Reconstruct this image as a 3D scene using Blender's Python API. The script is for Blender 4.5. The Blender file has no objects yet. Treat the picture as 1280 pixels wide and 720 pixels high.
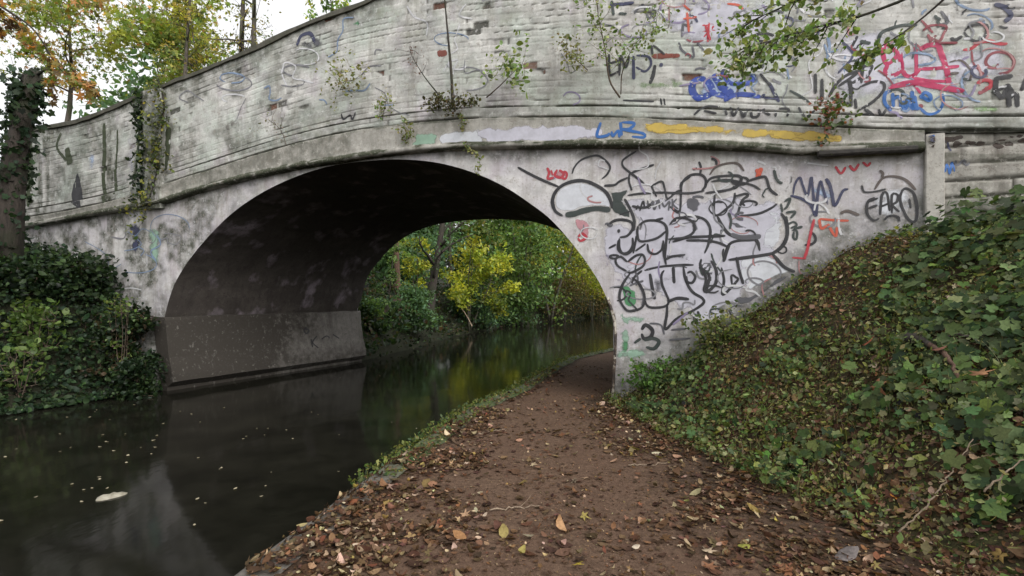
import bpy, bmesh, math, random
import numpy as np
from mathutils import Vector
from mathutils.geometry import tessellate_polygon

random.seed(7)
RNG = np.random.default_rng(11)
sc = bpy.context.scene
COL = sc.collection

# ---------------------------------------------------------------- camera
F = 640.0            # focal length in pixels of the 1280 wide picture
YH = 372.0           # row of the horizon
CAMZ = 1.85
cam_d = bpy.data.cameras.new('camera')
cam_d.sensor_width = 36.0
cam_d.lens = 18.0
cam_d.shift_y = (YH - 360.0) / 1280.0
cam_d.clip_start = 0.05
cam_d.clip_end = 2000
cam = bpy.data.objects.new('camera', cam_d)
cam.location = (0, 0, CAMZ)
cam.rotation_euler = (math.pi / 2, 0, 0)
COL.objects.link(cam)
sc.camera = cam

# ---------------------------------------------------------------- noise helpers
def _hash(ix, iy, seed):
    h = (ix.astype(np.int64) * 374761393 + iy.astype(np.int64) * 668265263 + seed * 974634777) & 0xFFFFFFFF
    h = ((h ^ (h >> 13)) * 1274126177) & 0xFFFFFFFF
    return ((h ^ (h >> 16)) & 0xFFFF) / 65535.0

def vnoise(x, y, seed=0):
    x = np.asarray(x, float); y = np.asarray(y, float)
    ix = np.floor(x); iy = np.floor(y)
    fx = x - ix; fy = y - iy
    fx = fx * fx * (3 - 2 * fx); fy = fy * fy * (3 - 2 * fy)
    a = _hash(ix, iy, seed); b = _hash(ix + 1, iy, seed)
    c = _hash(ix, iy + 1, seed); d = _hash(ix + 1, iy + 1, seed)
    return (a * (1 - fx) + b * fx) * (1 - fy) + (c * (1 - fx) + d * fx) * fy

def fbm(x, y, seed=0, octv=4):
    t = 0; a = 0.5; n = 0
    for i in range(octv):
        t = t + a * vnoise(np.asarray(x) * 2 ** i, np.asarray(y) * 2 ** i, seed + i * 17)
        n += a; a *= 0.5
    return t / n

def sstep(a, b, x):
    t = np.clip((np.asarray(x, float) - a) / (b - a), 0, 1)
    return t * t * (3 - 2 * t)

# ---------------------------------------------------------------- object helpers
def link(o, parent=None):
    COL.objects.link(o)
    if parent is not None:
        o.parent = parent
    return o

def tag(o, label=None, cat=None, group=None, kind=None):
    if label: o['label'] = label
    if cat: o['category'] = cat
    if group: o['group'] = group
    if kind: o['kind'] = kind
    return o

def empty(name, loc=(0, 0, 0), label=None, cat=None, group=None):
    o = bpy.data.objects.new(name, None)
    o.location = loc
    o.empty_display_size = 0.2
    link(o)
    return tag(o, label, cat, group)

def mesh_np(name, V, Fc, mat, parent=None, origin=(0, 0, 0), smooth=False, col=None, uv=None, attrs=None):
    """V (n,3) world coordinates, Fc a list of equal or unequal faces; origin is subtracted."""
    V = np.asarray(V, float) - np.asarray(origin, float)
    me = bpy.data.meshes.new(name)
    if isinstance(Fc, np.ndarray):
        k = Fc.shape[1]; nf = Fc.shape[0]
        loops = Fc.ravel().astype(np.int32)
        starts = (np.arange(nf) * k).astype(np.int32)
        me.vertices.add(len(V)); me.vertices.foreach_set('co', V.ravel())
        me.loops.add(len(loops)); me.loops.foreach_set('vertex_index', loops)
        me.polygons.add(nf); me.polygons.foreach_set('loop_start', starts)
        me.update(calc_edges=True)
        me.validate()
    else:
        me.from_pydata([tuple(v) for v in V], [], [tuple(f) for f in Fc])
        me.update()
    if smooth:
        me.polygons.foreach_set('use_smooth', [True] * len(me.polygons))
    if col is not None:
        a = me.attributes.new('Col', 'FLOAT_COLOR', 'POINT')
        c = np.ones((len(V), 4)); c[:, :3] = col
        a.data.foreach_set('color', c.ravel())
    if uv is not None:
        l = me.uv_layers.new(name='UVMap')
        li = np.empty(len(me.loops), np.int32); me.loops.foreach_get('vertex_index', li)
        l.data.foreach_set('uv', np.asarray(uv)[li].astype(float).ravel())
    if attrs:
        for k, v in attrs.items():
            a = me.attributes.new(k, 'FLOAT', 'POINT')
            a.data.foreach_set('value', np.asarray(v, float))
    if mat is not None:
        me.materials.append(mat)
    o = bpy.data.objects.new(name, me)
    if parent is None:
        o.location = origin
    return link(o, parent)

def grid_faces(nu, nv):
    """faces of an nu x nv vertex grid, index = i*nv + j"""
    i, j = np.meshgrid(np.arange(nu - 1), np.arange(nv - 1), indexing='ij')
    a = (i * nv + j).ravel(); b = ((i + 1) * nv + j).ravel()
    c = ((i + 1) * nv + j + 1).ravel(); d = (i * nv + j + 1).ravel()
    return np.stack([a, b, c, d], 1)

class MB:
    """collects boxes and tubes into one mesh"""
    def __init__(s): s.v = []; s.f = []; s.n = 0
    def add(s, V, Fc):
        s.v.append(np.asarray(V, float)); s.f += [tuple(int(i) + s.n for i in f) for f in Fc]; s.n += len(V)
    def tube(s, pts, rad, n=7, seed=0, rough=0.0, cap=True):
        pts = [Vector(p) for p in pts]
        m = len(pts)
        if not hasattr(rad, '__len__'): rad = [rad] * m
        V = []; up = Vector((0.31, 0.2, 0.93)).normalized()
        for i, p in enumerate(pts):
            t = (pts[min(i + 1, m - 1)] - pts[max(i - 1, 0)])
            if t.length < 1e-9: t = Vector((0, 0, 1))
            t.normalize()
            a = t.cross(up)
            if a.length < 0.05: a = t.cross(Vector((1, 0, 0)))
            a.normalize(); b = t.cross(a)
            for k in range(n):
                an = 2 * math.pi * k / n
                r = rad[i]
                if rough: r *= 1 + rough * (2 * float(vnoise(k * 1.7 + seed, i * 0.9, seed)) - 1)
                V.append(p + (a * math.cos(an) + b * math.sin(an)) * r)
        fs = []
        for i in range(m - 1):
            for k in range(n):
                k2 = (k + 1) % n
                fs.append((i * n + k, i * n + k2, (i + 1) * n + k2, (i + 1) * n + k))
        if cap:
            fs.append(tuple(range(n - 1, -1, -1))); fs.append(tuple((m - 1) * n + k for k in range(n)))
        s.add([tuple(v) for v in V], fs)
    def build(s, name, mat, parent=None, origin=(0, 0, 0), smooth=True):
        return mesh_np(name, np.concatenate(s.v), s.f, mat, parent, origin, smooth)

def catmull(P, step):
    P = [np.asarray(p, float) for p in P]
    if len(P) == 2:
        n = max(2, int(np.linalg.norm(P[1] - P[0]) / step) + 1)
        return np.array([P[0] + (P[1] - P[0]) * t for t in np.linspace(0, 1, n)])
    Q = [2 * P[0] - P[1]] + P + [2 * P[-1] - P[-2]]
    if np.linalg.norm(P[0] - P[-1]) < 1e-6:
        Q[0] = P[-2]; Q[-1] = P[1]
    out = []
    for i in range(1, len(Q) - 2):
        p0, p1, p2, p3 = Q[i - 1], Q[i], Q[i + 1], Q[i + 2]
        n = max(2, int(np.linalg.norm(p2 - p1) / step) + 1)
        for t in np.linspace(0, 1, n, endpoint=False):
            out.append(0.5 * ((2 * p1) + (-p0 + p2) * t + (2 * p0 - 5 * p1 + 4 * p2 - p3) * t * t + (-p0 + 3 * p1 - 3 * p2 + p3) * t ** 3))
    out.append(P[-1])
    return np.array(out)

# ---------------------------------------------------------------- materials
def new_mat(name):
    m = bpy.data.materials.new(name); m.use_nodes = True
    nt = m.node_tree
    b = nt.nodes['Principled BSDF']
    return m, nt, b

def nd(nt, typ, **kw):
    n = nt.nodes.new(typ)
    for k, v in kw.items():
        if k.startswith('i_'):
            n.inputs[k[2:].replace('_', ' ')].default_value = v
        else:
            setattr(n, k, v)
    return n

def ramp(nt, stops, fac=None, interp='LINEAR'):
    r = nt.nodes.new('ShaderNodeValToRGB'); cr = r.color_ramp; cr.interpolation = interp
    while len(cr.elements) < len(stops): cr.elements.new(0.5)
    for e, (p, c) in zip(cr.elements, stops):
        e.position = p
        e.color = (c, c, c, 1) if not hasattr(c, '__len__') else (c[0], c[1], c[2], 1)
    if fac is not None: nt.links.new(fac, r.inputs[0])
    return r.outputs[0]

def noise(nt, vec, scale, detail=4, rough=0.6, dist=0.0):
    n = nt.nodes.new('ShaderNodeTexNoise')
    n.inputs['Scale'].default_value = scale; n.inputs['Detail'].default_value = detail
    n.inputs['Roughness'].default_value = rough; n.inputs['Distortion'].default_value = dist
    if vec is not None: nt.links.new(vec, n.inputs['Vector'])
    return n.outputs[0]

def mixc(nt, fac, a, b, mode='MIX'):
    m = nt.nodes.new('ShaderNodeMix'); m.data_type = 'RGBA'; m.blend_type = mode
    for s, v in ((m.inputs[0], fac), (m.inputs[6], a), (m.inputs[7], b)):
        if hasattr(v, 'links'): nt.links.new(v, s)
        elif hasattr(v, '__len__'): s.default_value = (v[0], v[1], v[2], 1)
        else: s.default_value = v
    return m.outputs[2]

def mth(nt, op, a, b=0.5, clamp=False):
    m = nt.nodes.new('ShaderNodeMath'); m.operation = op; m.use_clamp = clamp
    for s, v in ((m.inputs[0], a), (m.inputs[1], b)):
        if hasattr(v, 'links'): nt.links.new(v, s)
        else: s.default_value = v
    return m.outputs[0]

def bump(nt, h, b, strength=0.4, dist=0.02):
    n = nt.nodes.new('ShaderNodeBump'); n.inputs['Strength'].default_value = strength; n.inputs['Distance'].default_value = dist
    nt.links.new(h, n.inputs['Height']); nt.links.new(n.outputs[0], b.inputs['Normal'])

def mapping(nt, vec, scale=(1, 1, 1)):
    m = nt.nodes.new('ShaderNodeMapping'); m.inputs['Scale'].default_value = scale
    nt.links.new(vec, m.inputs['Vector'])
    return m.outputs[0]

def geo_pos(nt):
    return nt.nodes.new('ShaderNodeNewGeometry').outputs['Position']

def attr(nt, name, out='Fac'):
    a = nt.nodes.new('ShaderNodeAttribute'); a.attribute_name = name
    return a.outputs[out]

def mat_leaf(name, trans=0.35, rough=0.5, spec=0.3):
    m, nt, b = new_mat(name)
    c = attr(nt, 'Col', 'Color')
    n = noise(nt, geo_pos(nt), 60, 3)
    c2 = mixc(nt, 1.0, c, ramp(nt, [(0.3, 0.72), (0.7, 1.2)], n), 'MULTIPLY')
    nt.links.new(c2, b.inputs['Base Color'])
    b.inputs['Roughness'].default_value = rough
    b.inputs['Specular IOR Level'].default_value = spec
    t = nt.nodes.new('ShaderNodeBsdfTranslucent')
    tc = mixc(nt, 1.0, c2, (1.5, 1.45, 0.7), 'MULTIPLY')
    nt.links.new(tc, t.inputs[0])
    mx = nt.nodes.new('ShaderNodeMixShader'); mx.inputs[0].default_value = trans
    nt.links.new(b.outputs[0], mx.inputs[1]); nt.links.new(t.outputs[0], mx.inputs[2])
    nt.links.new(mx.outputs[0], nt.nodes['Material Output'].inputs[0])
    return m

def mat_bark(name, c1, c2, c3=None, scale=6):
    m, nt, b = new_mat(name)
    p = mapping(nt, geo_pos(nt), (1, 1, 0.22))
    n = noise(nt, p, scale * 3, 6, 0.7)
    col = ramp(nt, [(0.3, c1), (0.7, c2)], n)
    if c3:
        n2 = noise(nt, geo_pos(nt), 1.6, 4)
        col = mixc(nt, ramp(nt, [(0.48, 0), (0.62, 0.8)], n2), col, c3)
    nt.links.new(col, b.inputs['Base Color']); b.inputs['Roughness'].default_value = 0.9
    bump(nt, n, b, 0.8, 0.03)
    return m

# ---------------------------------------------------------------- world and sun
w = bpy.data.worlds.new('World'); sc.world = w; w.use_nodes = True
nt = w.node_tree
sky = nt.nodes.new('ShaderNodeTexSky'); sky.sky_type = 'NISHITA'; sky.sun_disc = False
SUN_EL, SUN_ROT = math.radians(38), math.radians(140)
sky.sun_elevation = SUN_EL; sky.sun_rotation = SUN_ROT
sky.air_density = 1.0; sky.dust_density = 7.0; sky.ozone_density = 1.0
bw = nt.nodes.new('ShaderNodeRGBToBW'); nt.links.new(sky.outputs[0], bw.inputs[0])
cmb = mixc(nt, 0.8, sky.outputs[0], bw.outputs[0])
mixed = mixc(nt, 0.62, cmb, (6.3, 6.3, 6.35))       # even cloud cover hides nearly all of the blue
nt.links.new(mixed, nt.nodes['Background'].inputs[0])
nt.nodes['Background'].inputs[1].default_value = 0.15
sun_d = bpy.data.lights.new('sun', 'SUN'); sun_d.energy = 1.1; sun_d.angle = math.radians(50); sun_d.color = (1, 0.97, 0.93)
sun = bpy.data.objects.new('sun', sun_d); link(sun)
# Nishita: rotation 0 puts the sun on +Y, growing clockwise seen from above
sdir = Vector((math.sin(SUN_ROT) * math.cos(SUN_EL), math.cos(SUN_ROT) * math.cos(SUN_EL), math.sin(SUN_EL)))
sun.rotation_euler = sdir.to_track_quat('Z', 'Y').to_euler()
sc.view_settings.view_transform = 'Standard'; sc.view_settings.look = 'None'
sc.view_settings.gamma = 1; sc.view_settings.exposure = 0.68
sc.view_settings.use_curve_mapping = False
sc.cycles.max_bounces = 6; sc.cycles.diffuse_bounces = 3; sc.cycles.transparent_max_bounces = 12
sc.cycles.use_denoising = True
sc.cycles.caustics_reflective = False; sc.cycles.caustics_refractive = False

# ---------------------------------------------------------------- the lie of the land
_YR = np.array([-60, -10, 0, 2.76, 4.21, 6.96, 8.1, 10.3, 12.6, 14.8, 20, 27, 38, 60, 200.])
_XR = np.array([-3.0, -2.4, -2.0, -1.47, -1.18, -0.54, -0.02, 0.65, 1.42, 2.84, 6, 10, 18, 38, 170.])
_YL = np.array([-60, -10, 5, 8, 10.2, 14.8, 19, 24.7, 35.9, 49, 62, 200.])
_XL = np.array([-10.5, -9.5, -8.7, -8.0, -7.05, -4.3, -3.4, -2.7, 0.56, 8.8, 20, 150.])
_YF = np.array([-60, -10, 2.5, 3.9, 5.7, 7.4, 7.75, 12.5, 14.8, 20, 27, 38, 200.])
_XF = np.array([2.6, 2.6, 2.5, 2.1, 1.7, 1.38, 1.8, 4.3, 5.6, 8.5, 12.5, 20.5, 170.])
def xr(y): return np.interp(y, _YR, _XR)
def xl(y): return np.interp(y, _YL, _XL)
def xf(y): return np.interp(y, _YF, _XF)

def ground(x, y):
    x = np.asarray(x, float); y = np.asarray(y, float)
    r = xr(y); l = xl(y); f = xf(y)
    path = 0.35 + 0.02 * (fbm(x * 3, y * 3, 5) - 0.5) + 0.012 * (fbm(x * 14, y * 14, 9) - 0.5)
    t = x - f
    tt = np.maximum(t, 0)
    soft = np.where(tt < 0.3, tt * tt / 0.6, tt - 0.15)
    slope = np.where(y < 9, 0.76, np.where(y < 20, 0.55, 0.3))
    bank = np.minimum(soft * slope, 2.05 + 0.16 * np.maximum(soft - 2.6, 0))
    bank = bank + 0.35 * sstep(0.2, 1.5, tt) * (fbm(x * 1.1, y * 1.1, 21) - 0.5) + 0.1 * sstep(0.05, 0.5, tt) * (fbm(x * 4, y * 4, 25) - 0.5)
    right = path + bank
    u = l - x
    uu = np.maximum(u, -0.3)
    s2 = np.where(y < 12.5, 1.25, 0.75)
    top = np.where(y < 12.5, 2.15, 1.7)
    left = np.minimum(-0.1 + s2 * uu, top + 0.1 * np.maximum(uu - top / s2, 0)) + 0.3 * sstep(0.3, 1.5, uu) * (fbm(x * 0.9, y * 0.9, 31) - 0.5)
    left = np.minimum(left, 6.0)
    bed = -0.9
    z = np.where(x >= r, right, np.where(x <= l, left, np.maximum(bed, np.where(r - x < u + (r - l), bed, bed))))
    z = np.where((x > l) & (x < r), bed, z)
    z = np.where((x > l) & (x < l + 0.3), left, z)
    return z
# ---------------------------------------------------------------- the bridge: face plane
FA = np.array([-7.0, 10.2]); FD = np.array([8.46, -2.7]); FD = FD / np.linalg.norm(FD)
FN = np.array([FD[1], -FD[0]])          # out of the face, towards the towpath side
if FN[1] > 0: FN = -FN
BSHIFT = np.array([2.72, 4.6])          # barrel axis from front face to back face

def face3(s, z, e=0.0):
    s = np.asarray(s, float); z = np.asarray(z, float); e = np.asarray(e, float) + 0 * s
    return np.stack([FA[0] + FD[0] * s + FN[0] * e, FA[1] + FD[1] * s + FN[1] * e, z + 0 * s], -1)

def px2face(px, py, e=0.0, A=FA):
    r = (px - 640.0) / F
    # A + s d + e n = t (r,1)
    ax, ay = A[0] + FN[0] * e, A[1] + FN[1] * e
    M = np.array([[FD[0], -r], [FD[1], -1.0]])
    s, t = np.linalg.solve(M, np.array([-ax, -ay]))
    return s, CAMZ - (py - YH) / F * t

def curve(pxpts, e=0.0):
    q = np.array([px2face(a, b, e) for a, b in pxpts])
    xs, zs = q[:, 0], q[:, 1]
    # smooth the traced line with a dense cubic resample
    d = catmull(q, 0.1)
    d = d[np.argsort(d[:, 0])]
    return lambda s: np.interp(s, d[:, 0], d[:, 1])

z_low = curve([(-80, 300), (40, 285), (130, 269), (200, 257), (260, 239), (350, 217), (420, 205), (500, 194), (560, 189), (640, 187), (760, 186), (870, 187), (940, 190), (1000, 194), (1145, 191), (1300, 193), (1500, 196)])
z_upp = curve([(-80, 288), (40, 272), (130, 255), (190, 237), (260, 215), (350, 187), (420, 170), (480, 160), (560, 152), (640, 149), (760, 149), (850, 152), (950, 157), (1050, 162), (1150, 165), (1300, 165), (1500, 168)])
z_top = curve([(-80, 178), (40, 163), (100, 152), (130, 141), (180, 119), (240, 95), (300, 70), (350, 47), (400, 25), (450, 8), (480, -6), (560, -38), (640, -64), (760, -92), (900, -108), (1050, -118), (1200, -122), (1350, -124), (1500, -126)])
def z_line(s): return z_upp(s) + 0.18

# intrados on the front face, traced
ARCH_PX = [(205, 397), (209, 380), (219, 352), (240, 319), (265, 290), (290, 266), (320, 245), (350, 229), (385, 215), (420, 206), (460, 201), (500, 199),
           (545, 203), (590, 215), (630, 233), (665, 256), (690, 276), (718, 308), (743, 343), (758, 372), (766, 398), (768, 420), (767, 450)]
BACK_PX = [(446, 388), (452, 372), (460, 345), (479, 320), (498, 302), (518, 290), (541, 282), (568, 277), (607, 274), (646, 275), (673, 279)]
arch_f = np.array([px2face(a, b) for a, b in ARCH_PX])
FB = FA + BSHIFT
arch_b = np.array([px2face(a, b, 0, FB) for a, b in BACK_PX])
S_R_B = 8.62
arch_b = np.vstack([arch_b, [[arch_b[-1, 0] + 0.7, arch_b[-1, 1] - 0.28], [arch_b[-1, 0] + 1.3, arch_b[-1, 1] - 0.75], [S_R_B - 0.25, 2.2], [S_R_B, 1.6], [S_R_B + 0.02, 1.2]]])
arch_b = arch_b[np.argsort(arch_b[:, 0])]
def resample(q, n):
    d = catmull(q, 0.03)
    L = np.concatenate([[0], np.cumsum(np.linalg.norm(np.diff(d, axis=0), axis=1))])
    t = np.linspace(0, L[-1], n)
    return np.stack([np.interp(t, L, d[:, 0]), np.interp(t, L, d[:, 1])], 1)
NA = 120
arch_f = resample(arch_f, NA); arch_b = resample(arch_b, NA)
S_L, S_R = arch_f[0, 0], arch_f[-1, 0]

def relief(s, z, kind):
    """how far the surface lies behind its nominal plane (metres, positive = into the wall)"""
    s = np.asarray(s, float); z = np.asarray(z, float)
    n = fbm(s * 1.3, z * 1.3, 3, 4)
    n2 = fbm(s * 9, z * 12, 8, 3)
    if kind == 'parapet':
        v = z - z_upp(s) + 0.012 * (fbm(s * 0.9, z * 0.4, 41) - 0.5)
        row = 0.098
        k = np.floor(v / row); fr = v / row - k
        amp = _hash(k, 0 * k, 77)
        dist = np.minimum(fr, 1 - fr) * row
        wob = fbm(s * 1.6, k * 3.7, 51, 3)
        deep = (0.004 + 0.02 * amp ** 2) * sstep(0.42, 0.60, wob)
        g = (1 - sstep(0.0, 0.016, dist)) * deep
        # vertical joints, staggered
        bw_ = 0.235
        sx = (s + 0.5 * bw_ * (k % 2)) / bw_; kx = np.floor(sx); fx = sx - kx
        dx = np.minimum(fx, 1 - fx) * bw_
        gv = (1 - sstep(0.0, 0.014, dx)) * 0.013 * sstep(0.42, 0.6, fbm(s * 2.1, z * 2.1, 61, 3))
        brick = 0.010 * _hash(k, kx, 5) * sstep(0.3, 0.55, n)
        spall = 0.018 * sstep(0.92, 0.95, _hash(k, kx, 15) * 0.72 + 0.4 * n)
        return np.maximum(g, gv) + brick + spall + 0.006 * n2 + 0.012 * n
    if kind == 'block':
        v = z + 0.01 * (fbm(s, z, 41) - 0.5); row = 0.205
        k = np.floor(v / row); fr = v / row - k
        dist = np.minimum(fr, 1 - fr) * row
        bw_ = 0.62
        sx = (s + bw_ * _hash(k, k * 0, 9)) / bw_; kx = np.floor(sx); fx = sx - kx
        dx = np.minimum(fx, 1 - fx) * bw_
        g = (1 - sstep(0.008, 0.034, dist + 0.012 * (n2 - 0.5))) * 0.020
        gv = (1 - sstep(0.004, 0.02, dx)) * 0.02
        return np.maximum(g, gv) + 0.014 * _hash(k, kx, 5) + 0.008 * n2
    # smooth limewashed render with faint courses
    v = z; row = 0.098; k = np.floor(v / row); fr = v / row - k
    dist = np.minimum(fr, 1 - fr) * row
    lower = sstep(1.9, 0.9, z) if False else (1 - sstep(0.7, 1.5, z))
    g = (1 - sstep(0.0, 0.016, dist)) * (0.002 + 0.012 * lower) * sstep(0.4, 0.6, fbm(s * 1.7, k * 2.3, 52, 3))
    return g + 0.005 * n2 + 0.016 * n

def band_e(s, z):
    return np.where(np.asarray(s) > 12.8, 0.0, 1.0) * np.where((z > z_low(s)) & (z < z_upp(s)), 0.075, np.where((z >= z_upp(s)) & (z < z_line(s)), 0.05, 0.0))

def surf_e(s, z):
    e = band_e(s, z)
    kind_par = z >= z_upp(s)
    r = np.where(kind_par, relief(s, z, 'parapet'), np.where(e > 0.05, 0.4 * relief(s, z, 'render'), relief(s, z, 'render')))
    r = np.where((s > 12.75) & (z < z_upp(s)), relief(s, z, 'block'), r)
    return e - r

# ---------------------------------------------------------------- wall materials
def mat_wall(name, base, dark, green, groove_dark=0.55, tint=None, moss=0.5, alg_tone=(0.05, 0.056, 0.036)):
    m, nt, b = new_mat(name)
    p = geo_pos(nt)
    n1 = noise(nt, p, 0.8, 5, 0.65)
    n2 = noise(nt, p, 5.0, 6, 0.7)
    n3 = noise(nt, mapping(nt, p, (3.2, 3.2, 0.35)), 1.3, 5, 0.7)      # run-down streaks
    n4 = noise(nt, p, 30, 5, 0.7)
    col = mixc(nt, ramp(nt, [(0.35, 0), (0.68, 1)], n2), base, [c * 0.72 for c in base])
    if tint:
        n5 = noise(nt, p, 1.4, 3, 0.5)
        col = mixc(nt, ramp(nt, [(0.44, 0), (0.62, 0.65)], n5), col, tint)
        n6 = noise(nt, mapping(nt, p, (1.3, 1.1, 0.9)), 1.9, 3, 0.5)
        col = mixc(nt, ramp(nt, [(0.55, 0), (0.68, 0.5)], n6), col, (0.42, 0.36, 0.42))
    col = mixc(nt, ramp(nt, [(0.5, 0), (0.72, 0.75)], n3), col, dark)
    gn = noise(nt, p, 1.1, 5, 0.7)
    col = mixc(nt, ramp(nt, [(0.56, 0), (0.76, moss)], gn), col, green)
    tn = attr(nt, 'tone')
    col = mixc(nt, ramp(nt, [(0.0, 0), (0.35, 0.0), (1.0, 0.6)], tn), col, [c * 0.62 for c in base])
    a = attr(nt, 'groove')
    col = mixc(nt, mth(nt, 'MULTIPLY', a, groove_dark, True), col, (0.035, 0.032, 0.026))
    a2 = attr(nt, 'algae_shade')
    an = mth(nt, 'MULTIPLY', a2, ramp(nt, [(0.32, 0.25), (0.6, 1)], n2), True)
    col = mixc(nt, an, col, alg_tone)
    a3 = attr(nt, 'spall')
    col = mixc(nt, a3, col, (0.17, 0.075, 0.05))
    col = mixc(nt, ramp(nt, [(0.56, 0), (0.68, 0.75)], n4), col, dark)
    n7 = noise(nt, p, 11, 5, 0.75)
    col = mixc(nt, ramp(nt, [(0.57, 0), (0.64, 0.55)], n7), col, [c * 1.1 for c in dark])
    col = mixc(nt, ramp(nt, [(0.34, 0.5), (0.42, 0)], n7), col, [min(c * 1.15, 0.72) for c in base])
    nt.links.new(col, b.inputs['Base Color'])
    b.inputs['Roughness'].default_value = 0.85
    b.inputs['Specular IOR Level'].default_value = 0.25
    h = mth(nt, 'ADD', n2, mth(nt, 'MULTIPLY', n4, 0.5))
    bump(nt, h, b, 0.55, 0.012)
    return m

M_PAR = mat_wall('painted_brick', (0.66, 0.65, 0.62), (0.24, 0.22, 0.19), (0.22, 0.25, 0.14), 0.85, tint=(0.44, 0.50, 0.44), moss=0.5)
M_SPAN = mat_wall('limewashed_wall', (0.67, 0.655, 0.645), (0.30, 0.27, 0.24), (0.25, 0.30, 0.22), 0.8, tint=(0.50, 0.47, 0.52), moss=0.3)
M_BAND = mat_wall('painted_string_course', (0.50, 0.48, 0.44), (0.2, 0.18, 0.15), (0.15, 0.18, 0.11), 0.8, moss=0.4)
M_BLOCK = mat_wall('weathered_block', (0.46, 0.44, 0.40), (0.12, 0.10, 0.085), (0.11, 0.13, 0.06), 0.95, moss=0.7)
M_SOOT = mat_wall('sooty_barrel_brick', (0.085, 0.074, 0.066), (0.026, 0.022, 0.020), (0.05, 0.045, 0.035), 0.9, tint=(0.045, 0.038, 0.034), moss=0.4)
M_PLINTH = mat_wall('concrete_plinth', (0.19, 0.178, 0.163), (0.055, 0.048, 0.043), (0.10, 0.105, 0.075), 0.6, moss=0.3, alg_tone=(0.042, 0.037, 0.031))
M_COPE = mat_wall('mossy_coping', (0.14, 0.13, 0.11), (0.05, 0.045, 0.04), (0.06, 0.075, 0.03), 0.6, moss=0.8)

bridge = empty('canal_bridge', (float(FA[0]), float(FA[1]), 0.0), 'old humpbacked brick canal bridge, limewashed and covered in graffiti, spanning the water and the towpath', 'bridge')
BO = tuple(bridge.location)

def strip(name, S, lo, hi, nz, e_fn, mat, zgamma=1.0, rel=True):
    """vertex grid over the face between lo(s) and hi(s), with real relief"""
    ns = len(S)
    T = np.linspace(0, 1, nz)
    ss = np.repeat(S[:, None], nz, 1)
    zz = lo[:, None] + (hi - lo)[:, None] * T[None, :]
    ee = e_fn(ss, zz)
    V = face3(ss.ravel(), zz.ravel(), ee.ravel())
    return ss, zz, ee, V

def wall_attrs(ss, zz, rel, base_e):
    s, z = ss.ravel(), zz.ravel()
    rv = (base_e - rel).ravel()
    groove = sstep(0.014, 0.028, rv - 0.012 * fbm(s * 1.3, z * 1.3, 3, 4))
    for zc, hw, d in ((z_upp(s) + 0.012, 0.034, 0.06), (z_line(s) + 0.016, 0.028, 0.05)):
        groove = np.maximum(groove, 0.95 * sstep(0.28, 0.46, fbm(s * 1.4, zc * 0 + d * 90, 97, 3)) * (1 - sstep(0.55, 1.0, np.abs(z - zc) / (hw * (0.5 + 0.9 * fbm(s * 3, 0 * s + d * 50, 98))))))
    # algae: heavy on the far left, at the ground, under the string course and on top
    al = 0.55 * (1 - sstep(-2.6, 0.4, s)) * sstep(0.42, 0.6, fbm(s * 1.6, z * 0.5, 71))
    st = fbm(s * 4.2, z * 0.25, 73, 3)
    al = al + 0.9 * sstep(0.62, 0.70, st) * (1 - sstep(-1.2, 0.6, s))
    d_top = z_top(s) - z
    al = np.maximum(al, 0.9 * (1 - sstep(0.0, 0.5, d_top + 0.5 * (fbm(s * 2, z * 2, 75) - 0.5))) * (1 - 0.5 * sstep(4, 8, s)))
    d_line = z - z_upp(s)
    al = np.maximum(al, 0.6 * (1 - sstep(0.0, 0.32, np.abs(d_line - 0.02) + 0.5 * (fbm(s * 1.7, z * 3, 76) - 0.4))))
    # grime caught along the two ledges, and general weathering that grows towards the left end
    for zc in (z_upp(s) + 0.012, z_line(s) + 0.012):
        al = np.maximum(al, 0.95 * (1 - sstep(0.006, 0.035, np.abs(z - zc) + 0.045 * (fbm(s * 3, z * 2, 81) - 0.4))))
    wth = (0.75 - 0.55 * sstep(1.0, 6.5, s)) * sstep(0.40, 0.66, fbm(s * 2.6, z * 2.6, 82, 5))
    al = np.maximum(al, np.where(z > z_low(s), wth, np.where(s < 2.0, 0.95 * sstep(0.36, 0.58, fbm(s * 2.6, z * 2.6, 82, 5)) * (1 - sstep(0.6, 2.6, s) * 0.6), 0.5 * wth)))
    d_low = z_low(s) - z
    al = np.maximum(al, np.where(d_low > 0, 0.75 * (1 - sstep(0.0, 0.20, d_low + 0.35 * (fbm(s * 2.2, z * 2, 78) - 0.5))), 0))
    gz = np.interp(s, [8.8, 9.3, 10.2, 11.3, 12.2, 13, 16], [0.6, 0.9, 1.5, 2.3, 2.8, 2.95, 3.4])
    al = np.maximum(al, np.where(s > 8.6, 0.8 * (1 - sstep(0.0, 0.5, z - gz + 0.4 * (fbm(s * 3, z * 2, 79) - 0.5))), 0))
    al = np.maximum(al, np.where(s < 0.3, 0.95 * (1 - sstep(1.0, 2.6, z + 0.9 * (fbm(s * 3, z * 1.2, 80) - 0.5))), 0))
    sp = 0 * s
    return groove, np.clip(al, 0, 1), sp

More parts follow.
